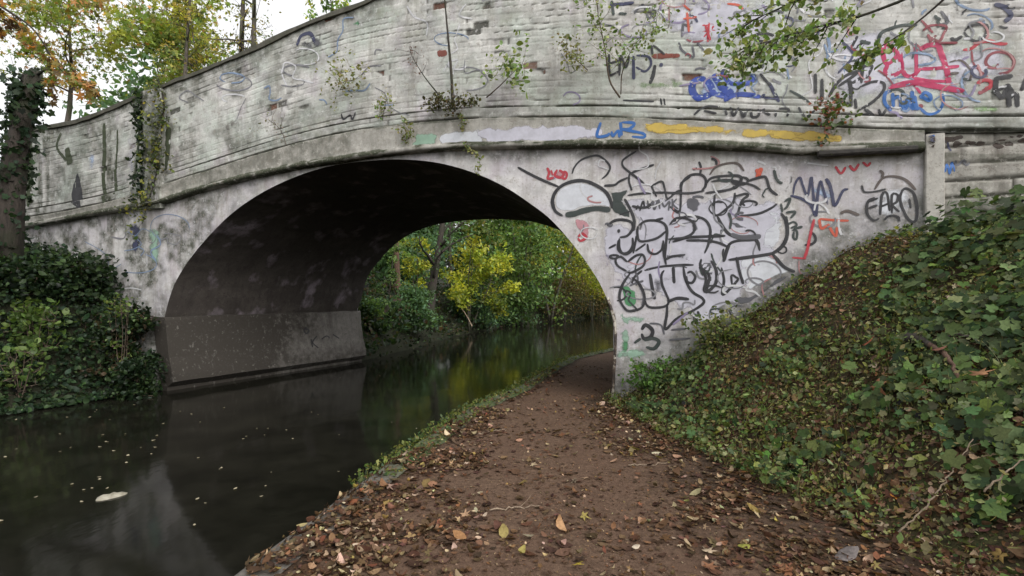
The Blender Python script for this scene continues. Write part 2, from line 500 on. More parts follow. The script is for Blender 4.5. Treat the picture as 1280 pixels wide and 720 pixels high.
def add_strip(name, S, lo, hi, nz, base, kindfn, mat, parent, flip=False, spall=0.0):
    T = np.linspace(0, 1, nz)
    ss = np.repeat(S[:, None], nz, 1)
    zz = lo[:, None] + (hi - lo)[:, None] * T[None, :]
    ee = base(ss, zz) if callable(base) else base + 0 * ss
    rel = kindfn(ss, zz)
    V = face3(ss.ravel(), zz.ravel(), (ee - rel).ravel())
    g, al, sp = wall_attrs(ss, zz, ee - rel, ee)
    if spall:
        s, z = ss.ravel(), zz.ravel()
        v = z - z_upp(s); k = np.floor(v / 0.098)
        kx = np.floor((s + 0.1175 * (k % 2)) / 0.235)
        h = _hash(k, kx, 15) * 0.72 + 0.4 * fbm(s * 1.3, z * 1.3, 3, 4)
        sp = np.where(h > 0.945, 0.75, 0.0) * sstep(0.6, 0.7, _hash(k, kx, 33))
    Fc = grid_faces(len(S), nz)
    s, z = ss.ravel(), zz.ravel()
    k = np.floor((z - z_upp(s)) / 0.098); kx = np.floor((s + 0.1175 * (k % 2)) / 0.235)
    tone = _hash(k, kx, 25) if spall else _hash(np.floor(z / 0.205), np.floor(s / 0.62), 25)
    return mesh_np(name, V, Fc, mat, parent, BO, True, attrs={'groove': g, 'algae_shade': al, 'spall': sp, 'tone': tone})

# parapet: brickwork above the string course, with a real back and top
S0, S1 = -4.3, 20.0
def par_e(s, z):
    e = np.where(z < z_line(s) + 0.02 * (fbm(s * 2, 0 * s, 96) - 0.5), 0.05, 0.0)
    for zc, hw, d in ((z_upp(s) + 0.012, 0.026, 0.06), (z_line(s) + 0.016, 0.02, 0.05)):
        open_ = sstep(0.30, 0.48, fbm(s * 1.4, zc * 0 + d * 90, 97, 3))
        e = e - d * open_ * (1 - sstep(0.6, 1.0, np.abs(z - zc) / (hw * (0.6 + 0.7 * fbm(s * 3, 0 * s + d * 50, 98)))))
    return e
Sp = np.arange(S0, S1, 0.032)
par = add_strip('parapet', Sp, z_upp(Sp) - 0.01, z_top(Sp), 190, par_e, lambda s, z: relief(s, z, 'parapet'), M_PAR, bridge, spall=1)
# spandrel wall below, in three runs: left pier, over the arch, right pier and wall
def span_kind(s, z): return relief(s, z, 'render')
SPN = []
Sa = np.arange(S0, S_L + 0.001, 0.035); Sa[-1] = S_L
th = np.linspace(0, 1, 300)
Sc = S_L + (S_R - S_L) * (0.5 - 0.5 * np.cos(math.pi * th)); Sc[0] = S_L; Sc[-1] = S_R
Sd = np.arange(S_R, 12.72, 0.03); Sd[0] = S_R
def arch_lo(s):
    # lower boundary of the wall over the opening
    q = arch_f[np.argsort(arch_f[:, 0])]
    z = np.interp(s, q[:, 0], q[:, 1])
    return np.minimum(z, z_low(s) - 0.012)
segs = [(Sa, np.full(len(Sa), -0.6), z_low(Sa) + 0.02, 120), (Sc, arch_lo(Sc), z_low(Sc) + 0.02, 60), (Sd, np.full(len(Sd), -0.3), z_low(Sd) + 0.02, 130)]
Vs, Fs, G, AL, n0 = [], [], [], [], 0
for S, lo, hi, nz in segs:
    T = np.linspace(0, 1, nz)
    ss = np.repeat(S[:, None], nz, 1); zz = lo[:, None] + (hi - lo)[:, None] * T[None, :]
    rel = span_kind(ss, zz)
    Vs.append(face3(ss.ravel(), zz.ravel(), -rel.ravel()))
    g, al, _ = wall_attrs(ss, zz, -rel, 0 * rel)
    G.append(g); AL.append(al)
    Fs.append(grid_faces(len(S), nz) + n0); n0 += ss.size
spandrel = mesh_np('spandrel_wall', np.concatenate(Vs), np.concatenate(Fs), M_SPAN, bridge, BO, True, attrs={'groove': np.concatenate(G), 'algae_shade': np.concatenate(AL), 'spall': 0 * np.concatenate(G)})

# right-hand wing wall of larger blocks
Sw = np.arange(12.85, S1, 0.03)
add_strip('wing_wall', Sw, np.full(len(Sw), 1.2), z_upp(Sw) + 0.015, 150, 0.0, lambda s, z: relief(s, z, 'block'), M_BLOCK, bridge)
# narrow upright pier between spandrel and wing wall
def box_on_face(name, s0, s1, z0, z1, e0, e1, mat, parent, nz=40):
    """box standing off the face; a bevelled, slightly uneven prism"""
    zs = np.linspace(z0, z1, nz)
    b = 0.012
    prof = [(s0, e0), (s0, e1 - b), (s0 + b, e1), (s1 - b, e1), (s1, e1 - b), (s1, e0)]
    V = []
    for z in zs:
        for (s, e) in prof:
            j = 0.008 * (float(vnoise(z * 6 + s * 3, s * 9, 6)) - 0.5)
            V.append(face3(s + j, z, e + j))
    k = len(prof); Fc = []
    for i in range(nz - 1):
        for j in range(k):
            j2 = (j + 1) % k
            Fc.append((i * k + j, i * k + j2, (i + 1) * k + j2, (i + 1) * k + j))
    Fc.append(tuple(range(k - 1, -1, -1))); Fc.append(tuple((nz - 1) * k + j for j in range(k)))
    return mesh_np(name, np.array(V), Fc, mat, parent, BO, False)
box_on_face('pilaster', 12.70, 12.90, 1.6, float(z_upp(12.8)) - 0.03, -0.1, 0.045, M_BAND, bridge)

# mossy pier where the left wing wall meets the arch face
sL0, sL1 = px2face(184, 220)[0], px2face(206, 220)[0]
lp_o = box_on_face('pilaster', sL0, sL1, float(z_low(sL1)) - 0.08, float(z_top(0.5 * (sL0 + sL1))) - 0.02, -0.05, 0.10, M_PAR, bridge, 60)
nv = len(lp_o.data.vertices)
pz = np.array([v.co.z for v in lp_o.data.vertices])
a_ = lp_o.data.attributes.new('algae_shade', 'FLOAT', 'POINT'); a_.data.foreach_set('value', (0.75 + 1.6 * fbm(np.arange(nv) * 0.37, pz * 0.8, 201, 3) * sstep(0.3, 0.6, fbm(np.arange(nv) % 6 * 0.8, pz * 0.3, 202))).astype(float))

# string course: moulded band that sweeps with the hump (profile swept along s)
Sb = np.arange(S0, 12.70, 0.06)
prof_n = 14
V = []; al = []
for s in Sb:
    lo, hi = float(z_low(s)), float(z_upp(s))
    h = hi - lo
    wv = 0.012 * (float(fbm(s * 3, 1.0, 91)) - 0.5)
    roll = 1 - float(sstep(10.6, 11.2, s))
    pr = [(-0.06, lo), (0.035, lo - 0.0), (0.085 + 0.03 * roll, lo + 0.012), (0.105 + 0.03 * roll, lo + 0.04), (0.10 + 0.03 * roll, lo + 0.075), (0.078, lo + 0.10), (0.072, lo + 0.13), (0.070, lo + 0.35 * h), (0.070, lo + 0.55 * h), (0.072, lo + 0.75 * h), (0.075, hi - 0.045), (0.078, hi - 0.02), (0.068, hi), (-0.06, hi + 0.02)]
    for k, (e, z) in enumerate(pr):
        jj = 0.006 * (float(vnoise(s * 7, k * 2.1, 92)) - 0.5)
        V.append(face3(s, z + wv + jj, e + jj)); al.append((0.4 + 2.6 * float(sstep(0.32, 0.62, fbm(s * 1.3, 0.5 * k, 99, 4)))) if k in (1, 2, 3, 4, 5) else (0.8 if k >= 11 else (0.25 if s > 4.5 else 0.6)))  # underside roll: shade under the band painted in, along with patchy green growth
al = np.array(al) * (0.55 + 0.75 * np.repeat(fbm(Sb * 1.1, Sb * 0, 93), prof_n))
sc_o = mesh_np('string_course', np.array(V), grid_faces(len(Sb), prof_n), M_BAND, bridge, BO, True, attrs={'groove': 0 * al, 'algae_shade': np.clip(al, 0, 1.8), 'spall': 0 * al})

# dark projecting drip bar on the right
mb = MB()
for a in (0,):
    q0, q1 = px2face(1022, 193, 0.1), px2face(1145, 186, 0.1)
    n = 12; V = []
    for i in range(n):
        t = i / (n - 1); s = q0[0] + (q1[0] - q0[0]) * t; z = q0[1] + (q1[1] - q0[1]) * t
        for (e, dz) in [(0.05, -0.03), (0.15, -0.03), (0.16, -0.015), (0.16, 0.02), (0.15, 0.032), (0.05, 0.032)]:
            V.append(face3(s, z + dz, e))
    Fc = [(i * 6 + j, i * 6 + (j + 1) % 6, (i + 1) * 6 + (j + 1) % 6, (i + 1) * 6 + j) for i in range(n - 1) for j in range(6)] + [tuple(range(5, -1, -1)), tuple((n - 1) * 6 + j for j in range(6))]
    mb.add(V, Fc)
m_bar, ntb, bb = new_mat('dark_drip_bar')
nb = noise(ntb, geo_pos(ntb), 14, 5)
ntb.links.new(ramp(ntb, [(0.3, (0.015, 0.014, 0.013)), (0.75, (0.06, 0.052, 0.045))], nb), bb.inputs['Base Color']); bb.inputs['Roughness'].default_value = 0.8
tag(mb.build('drip_bar', m_bar, bridge, BO, False), 'short dark projecting bar under the yellow patch at the right end of the band')

# barrel, lofted from front intrados to back intrados
nl = 46
V = []; gr = []
Tn = np.linspace(0, 1, nl)
for i in range(NA):
    f3 = face3(arch_f[i, 0], arch_f[i, 1], -0.012); b3 = face3(arch_b[i, 0], arch_b[i, 1]) + np.array([BSHIFT[0], BSHIFT[1], 0])
    for t in Tn:
        V.append(f3 + (b3 - f3) * t)
V = np.array(V)
ii = np.repeat(np.arange(NA), nl); tt = np.tile(Tn, NA)
gr = 0.7 * sstep(0.35, 0.5, np.abs(((ii * 0.72) % 1.0) - 0.5)) * sstep(0.4, 0.6, fbm(ii * 0.2, tt * 9, 95))
mesh_np('arch_barrel', V, grid_faces(NA, nl), M_SOOT, bridge, BO, True, attrs={'groove': gr, 'algae_shade': 0 * gr, 'spall': 0 * gr, 'tone': _hash(np.floor(ii / 1.4), np.floor(tt * 22), 3)})

# right abutment inner wall below the springing (towpath side), and its painted arris
def loft_wall(name, f_pts, b_pts, mat, n=30, at=None):
    V = []
    for (f, b) in zip(f_pts, b_pts):
        for t in np.linspace(0, 1, n): V.append(np.array(f) + (np.array(b) - np.array(f)) * t)
    V = np.array(V); k = len(f_pts)
    z = V[:, 2]
    V[:, 0] += 0.02 * (fbm(V[:, 1] * 2, z * 2, 44) - 0.5)
    A = {'groove': 0 * z, 'algae_shade': 0.8 * (1 - sstep(0.1, 0.7, z + 0.5 * (fbm(V[:, 1] * 1.3, z, 45) - 0.5))), 'spall': 0 * z}
    return mesh_np(name, V, grid_faces(k, n), mat, bridge, BO, True, attrs=A)
SH3 = np.array([BSHIFT[0], BSHIFT[1], 0])
zs = np.linspace(arch_f[-1, 1] + 0.01, -0.4, 20); zb = np.linspace(arch_b[-1, 1] + 0.01, -0.4, 20)
s765 = px2face(765, 490)[0]
fp = [face3(S_R + (s765 - S_R) * t, z, -0.012) for t, z in zip(np.linspace(0, 1, 20), zs)]
bp = [face3(arch_b[-1, 0], z) + SH3 for z in zb]
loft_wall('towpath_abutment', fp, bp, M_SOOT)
# left abutment wall behind the plinth, then the plinth that stands out into the canal
zs = np.linspace(arch_f[0, 1] + 0.02, -1.0, 12); zb = np.linspace(arch_b[0, 1] + 0.02, -1.0, 12)
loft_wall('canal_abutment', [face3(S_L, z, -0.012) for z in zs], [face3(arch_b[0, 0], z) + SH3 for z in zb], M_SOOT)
zt_f = px2face(205, 396)[1]; zt_b = px2face(441, 389, 0, FB)[1]
def pl(u, s_f, s_b, zf, zb_):
    f = face3(s_f, zf, 0.02); b = face3(s_b, zb_, -0.1) + SH3
    return f + (b - f) * u
n = 60; V = []; PR = [(-0.3, 0.0, 0), (0.02, 0.0, 0), (0.05, -0.012, 0), (0.06, -0.06, 0), (0.09, -0.35, 0), (0.15, -0.8, 0), (0.24, -1.15, 0), (0.26, -1.28, 0), (0.10, -1.40, 0), (0.08, -2.1, 0)]
for u in np.linspace(0, 1, n):
    for k, (ds, dz, _) in enumerate(PR):
        p = pl(u, S_L + ds, arch_b[0, 0] + ds, zt_f + dz, zt_b + dz)
        j = 0.03 * (float(fbm(u * 14, k * 1.3, 46)) - 0.5)
        p = p + np.array([j, 0, j * 0.9 + (0.05 * (float(fbm(u * 9, 2.0, 49)) - 0.5) if 0 < k < 4 else 0)])
        V.append(p)
k = len(PR)
Fc = [tuple(f) for f in grid_faces(n, k)] + [tuple(range(k)), tuple((n - 1) * k + j for j in range(k))[::-1]]
V = np.array(V); z = V[:, 2]
mesh_np('abutment_plinth', V, Fc, M_PLINTH, bridge, BO, False, attrs={'groove': 0 * z, 'algae_shade': np.maximum(0.9 * (1 - sstep(0.2, 0.75, z + 0.5 * (fbm(V[:, 1] * 2, z * 2, 47) - 0.5))), 2.6 * (1 - sstep(10.4, 14.4, V[:, 1] + 2.4 * (fbm(V[:, 1] * 1.3, z * 1.6, 50) - 0.5)))), 'spall': 0 * z})  # growth near the waterline, plus a tone that darkens towards the near end

# coping on the parapet, back wall, road deck
Sk = np.arange(S0, S1, 0.1); V = []
pk = [(-0.36, -0.02), (-0.36, 0.05), (-0.30, 0.085), (-0.02, 0.085), (0.03, 0.05), (0.03, -0.02)]
for s in Sk:
    for k, (e, dz) in enumerate(pk):
        j = 0.05 * (float(fbm(s * 2.3, k * 1.1, 48)) - 0.5)
        V.append(face3(s, float(z_top(s)) + dz + j, e + j * 0.4))
k = len(pk); Fc = [tuple(f) for f in grid_faces(len(Sk), k)] + [(i * k + k - 1, i * k, (i + 1) * k, (i + 1) * k + k - 1) for i in range(len(Sk) - 1)] + [tuple(range(k)), tuple((len(Sk) - 1) * k + j for j in range(k))[::-1]]
V = np.array(V); za = np.full(len(V), 0.6)
mesh_np('coping', V, Fc, M_COPE, bridge, BO, False, attrs={'groove': 0 * za, 'algae_shade': za, 'spall': 0 * za})
V = []
for s in Sk:
    zt = float(z_top(s))
    V += [face3(s, zt, -0.33), face3(s, zt - 1.15, -0.33), face3(s, zt - 1.15, -2.6), face3(s, zt - 1.15, -4.72), face3(s, zt - 0.02, -4.72), face3(s, zt - 0.02, -5.05)]
mesh_np('road_deck', np.array(V), grid_faces(len(Sk), 6), M_COPE, bridge, BO, False, attrs={'groove': np.zeros(len(V)), 'algae_shade': np.zeros(len(V)), 'spall': np.zeros(len(V))})
q = arch_b[np.argsort(arch_b[:, 0])]
Sq = np.concatenate([np.linspace(S0, q[0, 0], 30), q[1:-1, 0], np.linspace(q[-1, 0], S1, 40)])
Sq = np.unique(Sq)
lo = np.where((Sq > q[0, 0] + 1e-6) & (Sq < q[-1, 0] - 1e-6), np.interp(Sq, q[:, 0], q[:, 1]), -0.6)
V = []
for s, l in zip(Sq, lo):
    zt = float(z_top(s))
    for t in np.linspace(0, 1, 12): V.append(face3(s, l + (zt - l) * t) + SH3)
V = np.array(V)
mesh_np('rear_wall', V, grid_faces(len(Sq), 12), M_SPAN, bridge, BO, True, attrs={'groove': np.zeros(len(V)), 'algae_shade': np.full(len(V), 0.5), 'spall': np.zeros(len(V))})

# rope guard: thin iron strip with a chipped pale edge on the towpath arris
mb = MB()
pts = []
for py in range(372, 506, 8):
    px = np.interp(py, [372, 398, 420, 450, 505], [758.5, 766.5, 768.5, 767.5, 764])
    s, z = px2face(px, py, 0.02); pts.append(face3(s + 0.012, z, 0.015))
mb.tube(pts, 0.022, 6, 3, 0.25)
m_iron, ntb, bb = new_mat('chipped_iron_guard')
nb = noise(ntb, geo_pos(ntb), 9, 5, 0.7)
ntb.links.new(ramp(ntb, [(0.42, (0.035, 0.028, 0.024)), (0.5, (0.10, 0.07, 0.05)), (0.58, (0.45, 0.42, 0.36))], nb), bb.inputs['Base Color']); bb.inputs['Roughness'].default_value = 0.6
tag(mb.build('rope_guard', m_iron, bridge, BO), 'thin chipped iron strip down the towpath corner of the arch')
# ---------------------------------------------------------------- graffiti: thin paint films that follow the wall's relief
def mat_paint(name, rgb, wear=0.5, gloss=0.6):
    m, nt, b = new_mat(name)
    p = geo_pos(nt)
    n = noise(nt, p, 7, 5, 0.7); n2 = noise(nt, p, 55, 3, 0.6)
    nt.links.new(mixc(nt, ramp(nt, [(0.3, 0), (0.7, 1)], n), rgb, [c * 0.7 + 0.03 for c in rgb]), b.inputs['Base Color'])
    b.inputs['Roughness'].default_value = gloss
    soft = attr(nt, 'soft')            # 0 at the edge of the stroke, 1 inside
    k = mth(nt, 'ADD', mth(nt, 'MULTIPLY', n, 0.65), mth(nt, 'MULTIPLY', n2, 0.35))
    a = mth(nt, 'SUBTRACT', mth(nt, 'MULTIPLY', soft, 1.5), mth(nt, 'MULTIPLY', k, wear * 2.0))
    a = ramp(nt, [(0.02, 0), (0.42, 0.93)], a)
    t = nt.nodes.new('ShaderNodeBsdfTransparent'); mx = nt.nodes.new('ShaderNodeMixShader')
    nt.links.new(a, mx.inputs[0]); nt.links.new(t.outputs[0], mx.inputs[1]); nt.links.new(b.outputs[0], mx.inputs[2])
    nt.links.new(mx.outputs[0], nt.nodes['Material Output'].inputs[0])
    return m

PAINT = {
    'black': mat_paint('black_spray', (0.014, 0.014, 0.018), 0.38),
    'grey': mat_paint('grey_spray', (0.10, 0.10, 0.115), 0.45),
    'dgreen': mat_paint('blackish_green_spray', (0.03, 0.045, 0.04), 0.42),
    'navy': mat_paint('navy_spray', (0.035, 0.04, 0.10), 0.42),
    'blue': mat_paint('blue_spray', (0.02, 0.13, 0.42), 0.36),
    'royal': mat_paint('royal_blue_spray', (0.02, 0.06, 0.34), 0.38),
    'pale': mat_paint('pale_white_fill', (0.70, 0.72, 0.77), 0.38),
    'lilac': mat_paint('lilac_white_fill', (0.60, 0.59, 0.67), 0.45),
    'pblue': mat_paint('pale_blue_fill', (0.38, 0.48, 0.66), 0.55),
    'red': mat_paint('red_spray', (0.50, 0.03, 0.05), 0.45),
    'mag': mat_paint('magenta_red_spray', (0.50, 0.015, 0.10), 0.36),
    'dred': mat_paint('dull_red_spray', (0.26, 0.045, 0.06), 0.45),
    'orange': mat_paint('orange_red_spray', (0.62, 0.10, 0.05), 0.45),
    'pink': mat_paint('pink_spray', (0.55, 0.27, 0.30), 0.72),
    'green': mat_paint('green_spray', (0.07, 0.27, 0.11), 0.6),
    'mint': mat_paint('mint_spray', (0.30, 0.46, 0.35), 0.68),
    'lime': mat_paint('lime_spray', (0.24, 0.38, 0.16), 0.62),
    'yellow': mat_paint('yellow_spray', (0.62, 0.44, 0.08), 0.6),
    'mauve': mat_paint('mauve_wash', (0.17, 0.14, 0.26), 0.66),
    'brick': mat_paint('bare_red_brick', (0.24, 0.07, 0.05), 0.35, 0.9),
    'soot': mat_paint('sooty_peeling_patch', (0.050, 0.034, 0.026), 0.74, 0.9),
    'moss': mat_paint('moss_streak', (0.045, 0.06, 0.025), 0.55, 0.95),
    'brown': mat_paint('brown_spray', (0.10, 0.075, 0.065), 0.45),
}
REG = {'1': (640, 180, 5.141), '2': (840, 180, 5.141), '3': (680, 300, 4.8), '4': (860, 290, 6.0), '5': (1020, 150, 4.8),
       '6': (1060, 0, 4.8), '7': (840, 0, 4.8), '8': (720, 0, 3.6), 'L': (340, 0, 3.6), 'F': (0, 0, 1.0), 'M': (0, 130, 4.233)}
_layer = [0]
def topx(reg, p):
    ox, oy, k = REG[reg]
    return ox + p[0] / k, oy + p[1] / k
def tosz(reg, p):
    x, y = topx(reg, p)
    s, z = px2face(x, y, 0)
    e = float(band_e(np.array(s), np.array(z)))
    return px2face(x, y, e) if e else (s, z)

class Paint:
    def __init__(self): self.V = []; self.F = []; self.soft = []; self.n = 0; self.mi = []; self.mats = []
    def _m(self, c):
        if c not in self.mats: self.mats.append(c)
        return self.mats.index(c)
    def stroke(self, reg, c, wpx, P):
        _layer[0] += 1
        Q = np.array([tosz(reg, p) for p in P])
        d = catmull(Q, 0.022)
        if len(d) < 2: return
        T = np.gradient(d, axis=0); T /= (np.linalg.norm(T, axis=1, keepdims=True) + 1e-9)
        N = np.stack([-T[:, 1], T[:, 0]], 1)
        m = len(d); t = np.linspace(0, 1, m)
        hw = 0.5 * wpx * 7.6 / F * 1.5
        wv = hw * (0.82 + 0.4 * fbm(d[:, 0] * 6 + _layer[0], d[:, 1] * 6, 12, 2)) * (0.75 + 0.25 * np.minimum(1, np.minimum(t, 1 - t) * 8))
        lay = 0.004 + 0.0004 * (_layer[0] % 12) + 0.0003 * t
        k = 5
        for j, a in enumerate(np.linspace(-1, 1, k)):
            q = d + N * (wv * a)[:, None]
            self.V.append(face3(q[:, 0], q[:, 1], surf_e(q[:, 0], q[:, 1]) + lay))
            self.soft.append(np.full(m, 1 - abs(a) ** 2.0) * np.minimum(1, 0.35 + np.minimum(t, 1 - t) * 14))
        i = np.arange(m - 1)
        for j in range(k - 1):
            a0 = self.n + j * m + i; b0 = self.n + (j + 1) * m + i
            self.F.append(np.stack([a0, a0 + 1, b0 + 1, b0], 1)); self.mi.append(np.full(m - 1, self._m(c)))
        self.n += k * m
    def fill(self, reg, c, P, soft=0.25):
        _layer[0] += 1
        Q = np.array([tosz(reg, p) for p in P])
        d = catmull(np.vstack([Q, Q[:1]]), 0.05)[:-1]
        # raster fill: grid cells inside the outline, softness from the distance to it
        x0, z0 = d.min(0) - 0.03; x1, z1 = d.max(0) + 0.03
        st = max(0.016, min(0.04, (x1 - x0) / 40))
        gx = np.arange(x0, x1 + st, st); gz = np.arange(z0, z1 + st, st)
        X, Z = np.meshgrid(gx, gz, indexing='ij')
        ins = np.zeros(X.shape, bool); dist = np.full(X.shape, 9.0)
        m = len(d)
        for i in range(m):
            a, b = d[i], d[(i + 1) % m]
            cond = ((a[1] > Z) != (b[1] > Z))
            with np.errstate(divide='ignore', invalid='ignore'):
                xi = (b[0] - a[0]) * (Z - a[1]) / (b[1] - a[1] + 1e-12) + a[0]
            ins ^= cond & (X < xi)
            ab = b - a; L2 = ab @ ab + 1e-12
            t = np.clip(((X - a[0]) * ab[0] + (Z - a[1]) * ab[1]) / L2, 0, 1)
            dist = np.minimum(dist, np.hypot(X - a[0] - t * ab[0], Z - a[1] - t * ab[1]))
        rag = np.clip(1.6 * fbm(X * 7 + _layer[0], Z * 7, 13, 4) - 0.55, 0, 1)
        sf = np.where(ins, np.clip((dist - min(soft, 0.3) * 0.6 * rag) / (soft * 0.5), 0, 1), 0)
        ok = ins[:-1, :-1] | ins[1:, :-1] | ins[:-1, 1:] | ins[1:, 1:]
        fc = grid_faces(len(gx), len(gz))[ok.ravel()]
        lay = 0.002 + 0.0003 * (_layer[0] % 7)
        self.V.append(face3(X.ravel(), Z.ravel(), surf_e(X.ravel(), Z.ravel()) + lay)); self.soft.append(sf.ravel())
        self.F.append(fc + self.n); self.mi.append(np.full(len(fc), self._m(c))); self.n += X.size
    def build(self, name, parent, label):
        V = np.concatenate(self.V); Fc = np.concatenate(self.F)
        used = np.unique(Fc); re = np.full(len(V), -1); re[used] = np.arange(len(used))
        o = mesh_np(name, V[used], re[Fc], None, parent, BO, True, attrs={'soft': np.concatenate(self.soft)[used]})
        for c in self.mats: o.data.materials.append(PAINT[c])
        mi = np.concatenate(self.mi).astype(np.int32)
        if len(mi) == len(o.data.polygons): o.data.polygons.foreach_set('material_index', mi)
        tag(o, label)
        return o

def graf(name, parent, label, items):
    if name in ('painted_patch', 'moss_streak') and len(items) > 1:
        for it in items: graf(name, parent, label, [it])
        return
    p = Paint()
    for it in items:
        if it[0] == 'f': p.fill(it[1], it[2], it[3], it[4] if len(it) > 4 else 0.25)
        else: p.stroke(it[0], it[1], it[2], it[3])
    return p.build(name, parent, label)

G = lambda *a: a
# --- spandrel, right of the arch
graf('painted_patch', spandrel, 'broad lilac white painted ground behind the black throw-up', [
    G('f', '1', 'lilac', [(700, 345), (1131, 310), (1700, 330), (1760, 520), (1720, 700), (1500, 1020), (1240, 1200), (960, 1000), (700, 940), (560, 760), (545, 600), (640, 480), (770, 490)], 0.3),
    G('f', '4', 'pale', [(385, 195), (640, 172), (790, 292), (660, 335), (560, 400), (440, 445)], 0.1),
    G('f', '2', 'pale', [(620, 420), (720, 450), (735, 560), (680, 670), (560, 690), (570, 600), (600, 500)], 0.2)])
graf('painted_patch', spandrel, 'mauve wash along the lower edge of the arch', [
    G('f', '3', 'mauve', [(300, 20), (420, 60), (440, 180), (520, 230), (470, 280), (400, 270), (330, 160)], 0.4),
    G('f', '3', 'mauve', [(760, 250), (960, 320), (900, 420), (760, 480), (740, 380)], 0.8)])
graf('painted_patch', spandrel, 'pink patch with a red squiggle at the edge of the arch', [
    G('f', '1', 'pink', [(395, 470), (470, 475), (530, 520), (530, 580), (470, 635), (425, 605), (395, 540)], 0.15),
    G('1', 'red', 3.0, [(425, 600), (450, 575), (475, 600), (440, 622), (425, 600)])])
graf('painted_patch', spandrel, 'green paint at the foot of the wall by the arch', [
    G('f', '3', 'green', [(460, 270), (520, 262), (565, 330), (560, 400), (490, 412), (448, 350)], 0.12),
    G('f', '3', 'mint', [(425, 420), (540, 425), (640, 440), (620, 520), (560, 560), (560, 640), (440, 660)], 0.35),
    G('f', '3', 'green', [(440, 560), (540, 590), (530, 700), (440, 710)], 0.4),
    G('f', '3', 'mint', [(420, 640), (560, 620), (660, 690), (560, 740), (420, 740)], 0.3)])
graf('painted_patch', spandrel, 'dark grey fills inside the black throw-up', [
    G('f', '1', 'dgreen', [(585, 270), (680, 300), (745, 275), (760, 305), (722, 355), (765, 430), (780, 500), (700, 470), (640, 430), (622, 340)], 0.1),
    G('f', '2', 'grey', [(75, 335), (200, 325), (190, 430), (160, 470), (200, 560), (120, 570), (110, 460), (70, 420)], 0.18),
    G('f', '2', 'grey', [(330, 460), (380, 455), (450, 500), (545, 550), (570, 590), (500, 597), (420, 570), (370, 520)], 0.1),
    G('f', '3', 'grey', [(730, 75), (850, 75), (920, 125), (1000, 115), (1035, 170), (1035, 250), (985, 300), (960, 235), (925, 155), (850, 135), (740, 125)], 0.12),
    G('f', '4', 'grey', [(340, 480), (470, 465), (570, 400), (680, 335), (800, 300), (720, 380), (560, 480), (440, 560), (380, 560)], 0.12),
    G('f', '3', 'grey', [(600, 200), (720, 180), (830, 160), (850, 240), (760, 300), (740, 380), (640, 390)], 0.7)])
graf('graffiti_throw_up', spandrel, 'white bubble shape with a thick black outline beside the arch crown', [
    G('f', '1', 'pale', [(272, 370), (288, 310), (340, 265), (410, 242), (480, 247), (550, 282), (600, 320), (630, 370), (630, 408), (540, 398), (460, 408), (400, 430), (330, 432), (288, 410)], 0.06),
    G('f', '1', 'pblue', [(400, 290), (500, 280), (600, 340), (600, 380), (480, 330), (420, 330)], 0.4),
    G('1', 'black', 4.0, [(330, 465), (278, 430), (260, 370), (278, 310), (330, 262), (410, 236), (480, 240), (560, 276), (612, 320), (638, 380), (640, 415)]),
    G('1', 'dgreen', 6.5, [(340, 455), (400, 448), (460, 428), (545, 414), (635, 425)])])
graf('graffiti_tag', spandrel, 'small pinkish red tag above the white bubble', [
    G('1', 'red', 3.2, [(225, 150), (238, 185), (230, 222), (272, 215)]), G('1', 'red', 2.6, [(250, 165), (262, 205)]),
    G('1', 'red', 3.2, [(292, 162), (275, 200), (312, 215), (332, 190), (300, 165)]), G('1', 'red', 3.0, [(330, 172), (352, 190), (342, 222), (308, 212)]),
    G('f', '1', 'pink', [(215, 140), (360, 160), (370, 225), (225, 225)], 0.2)])
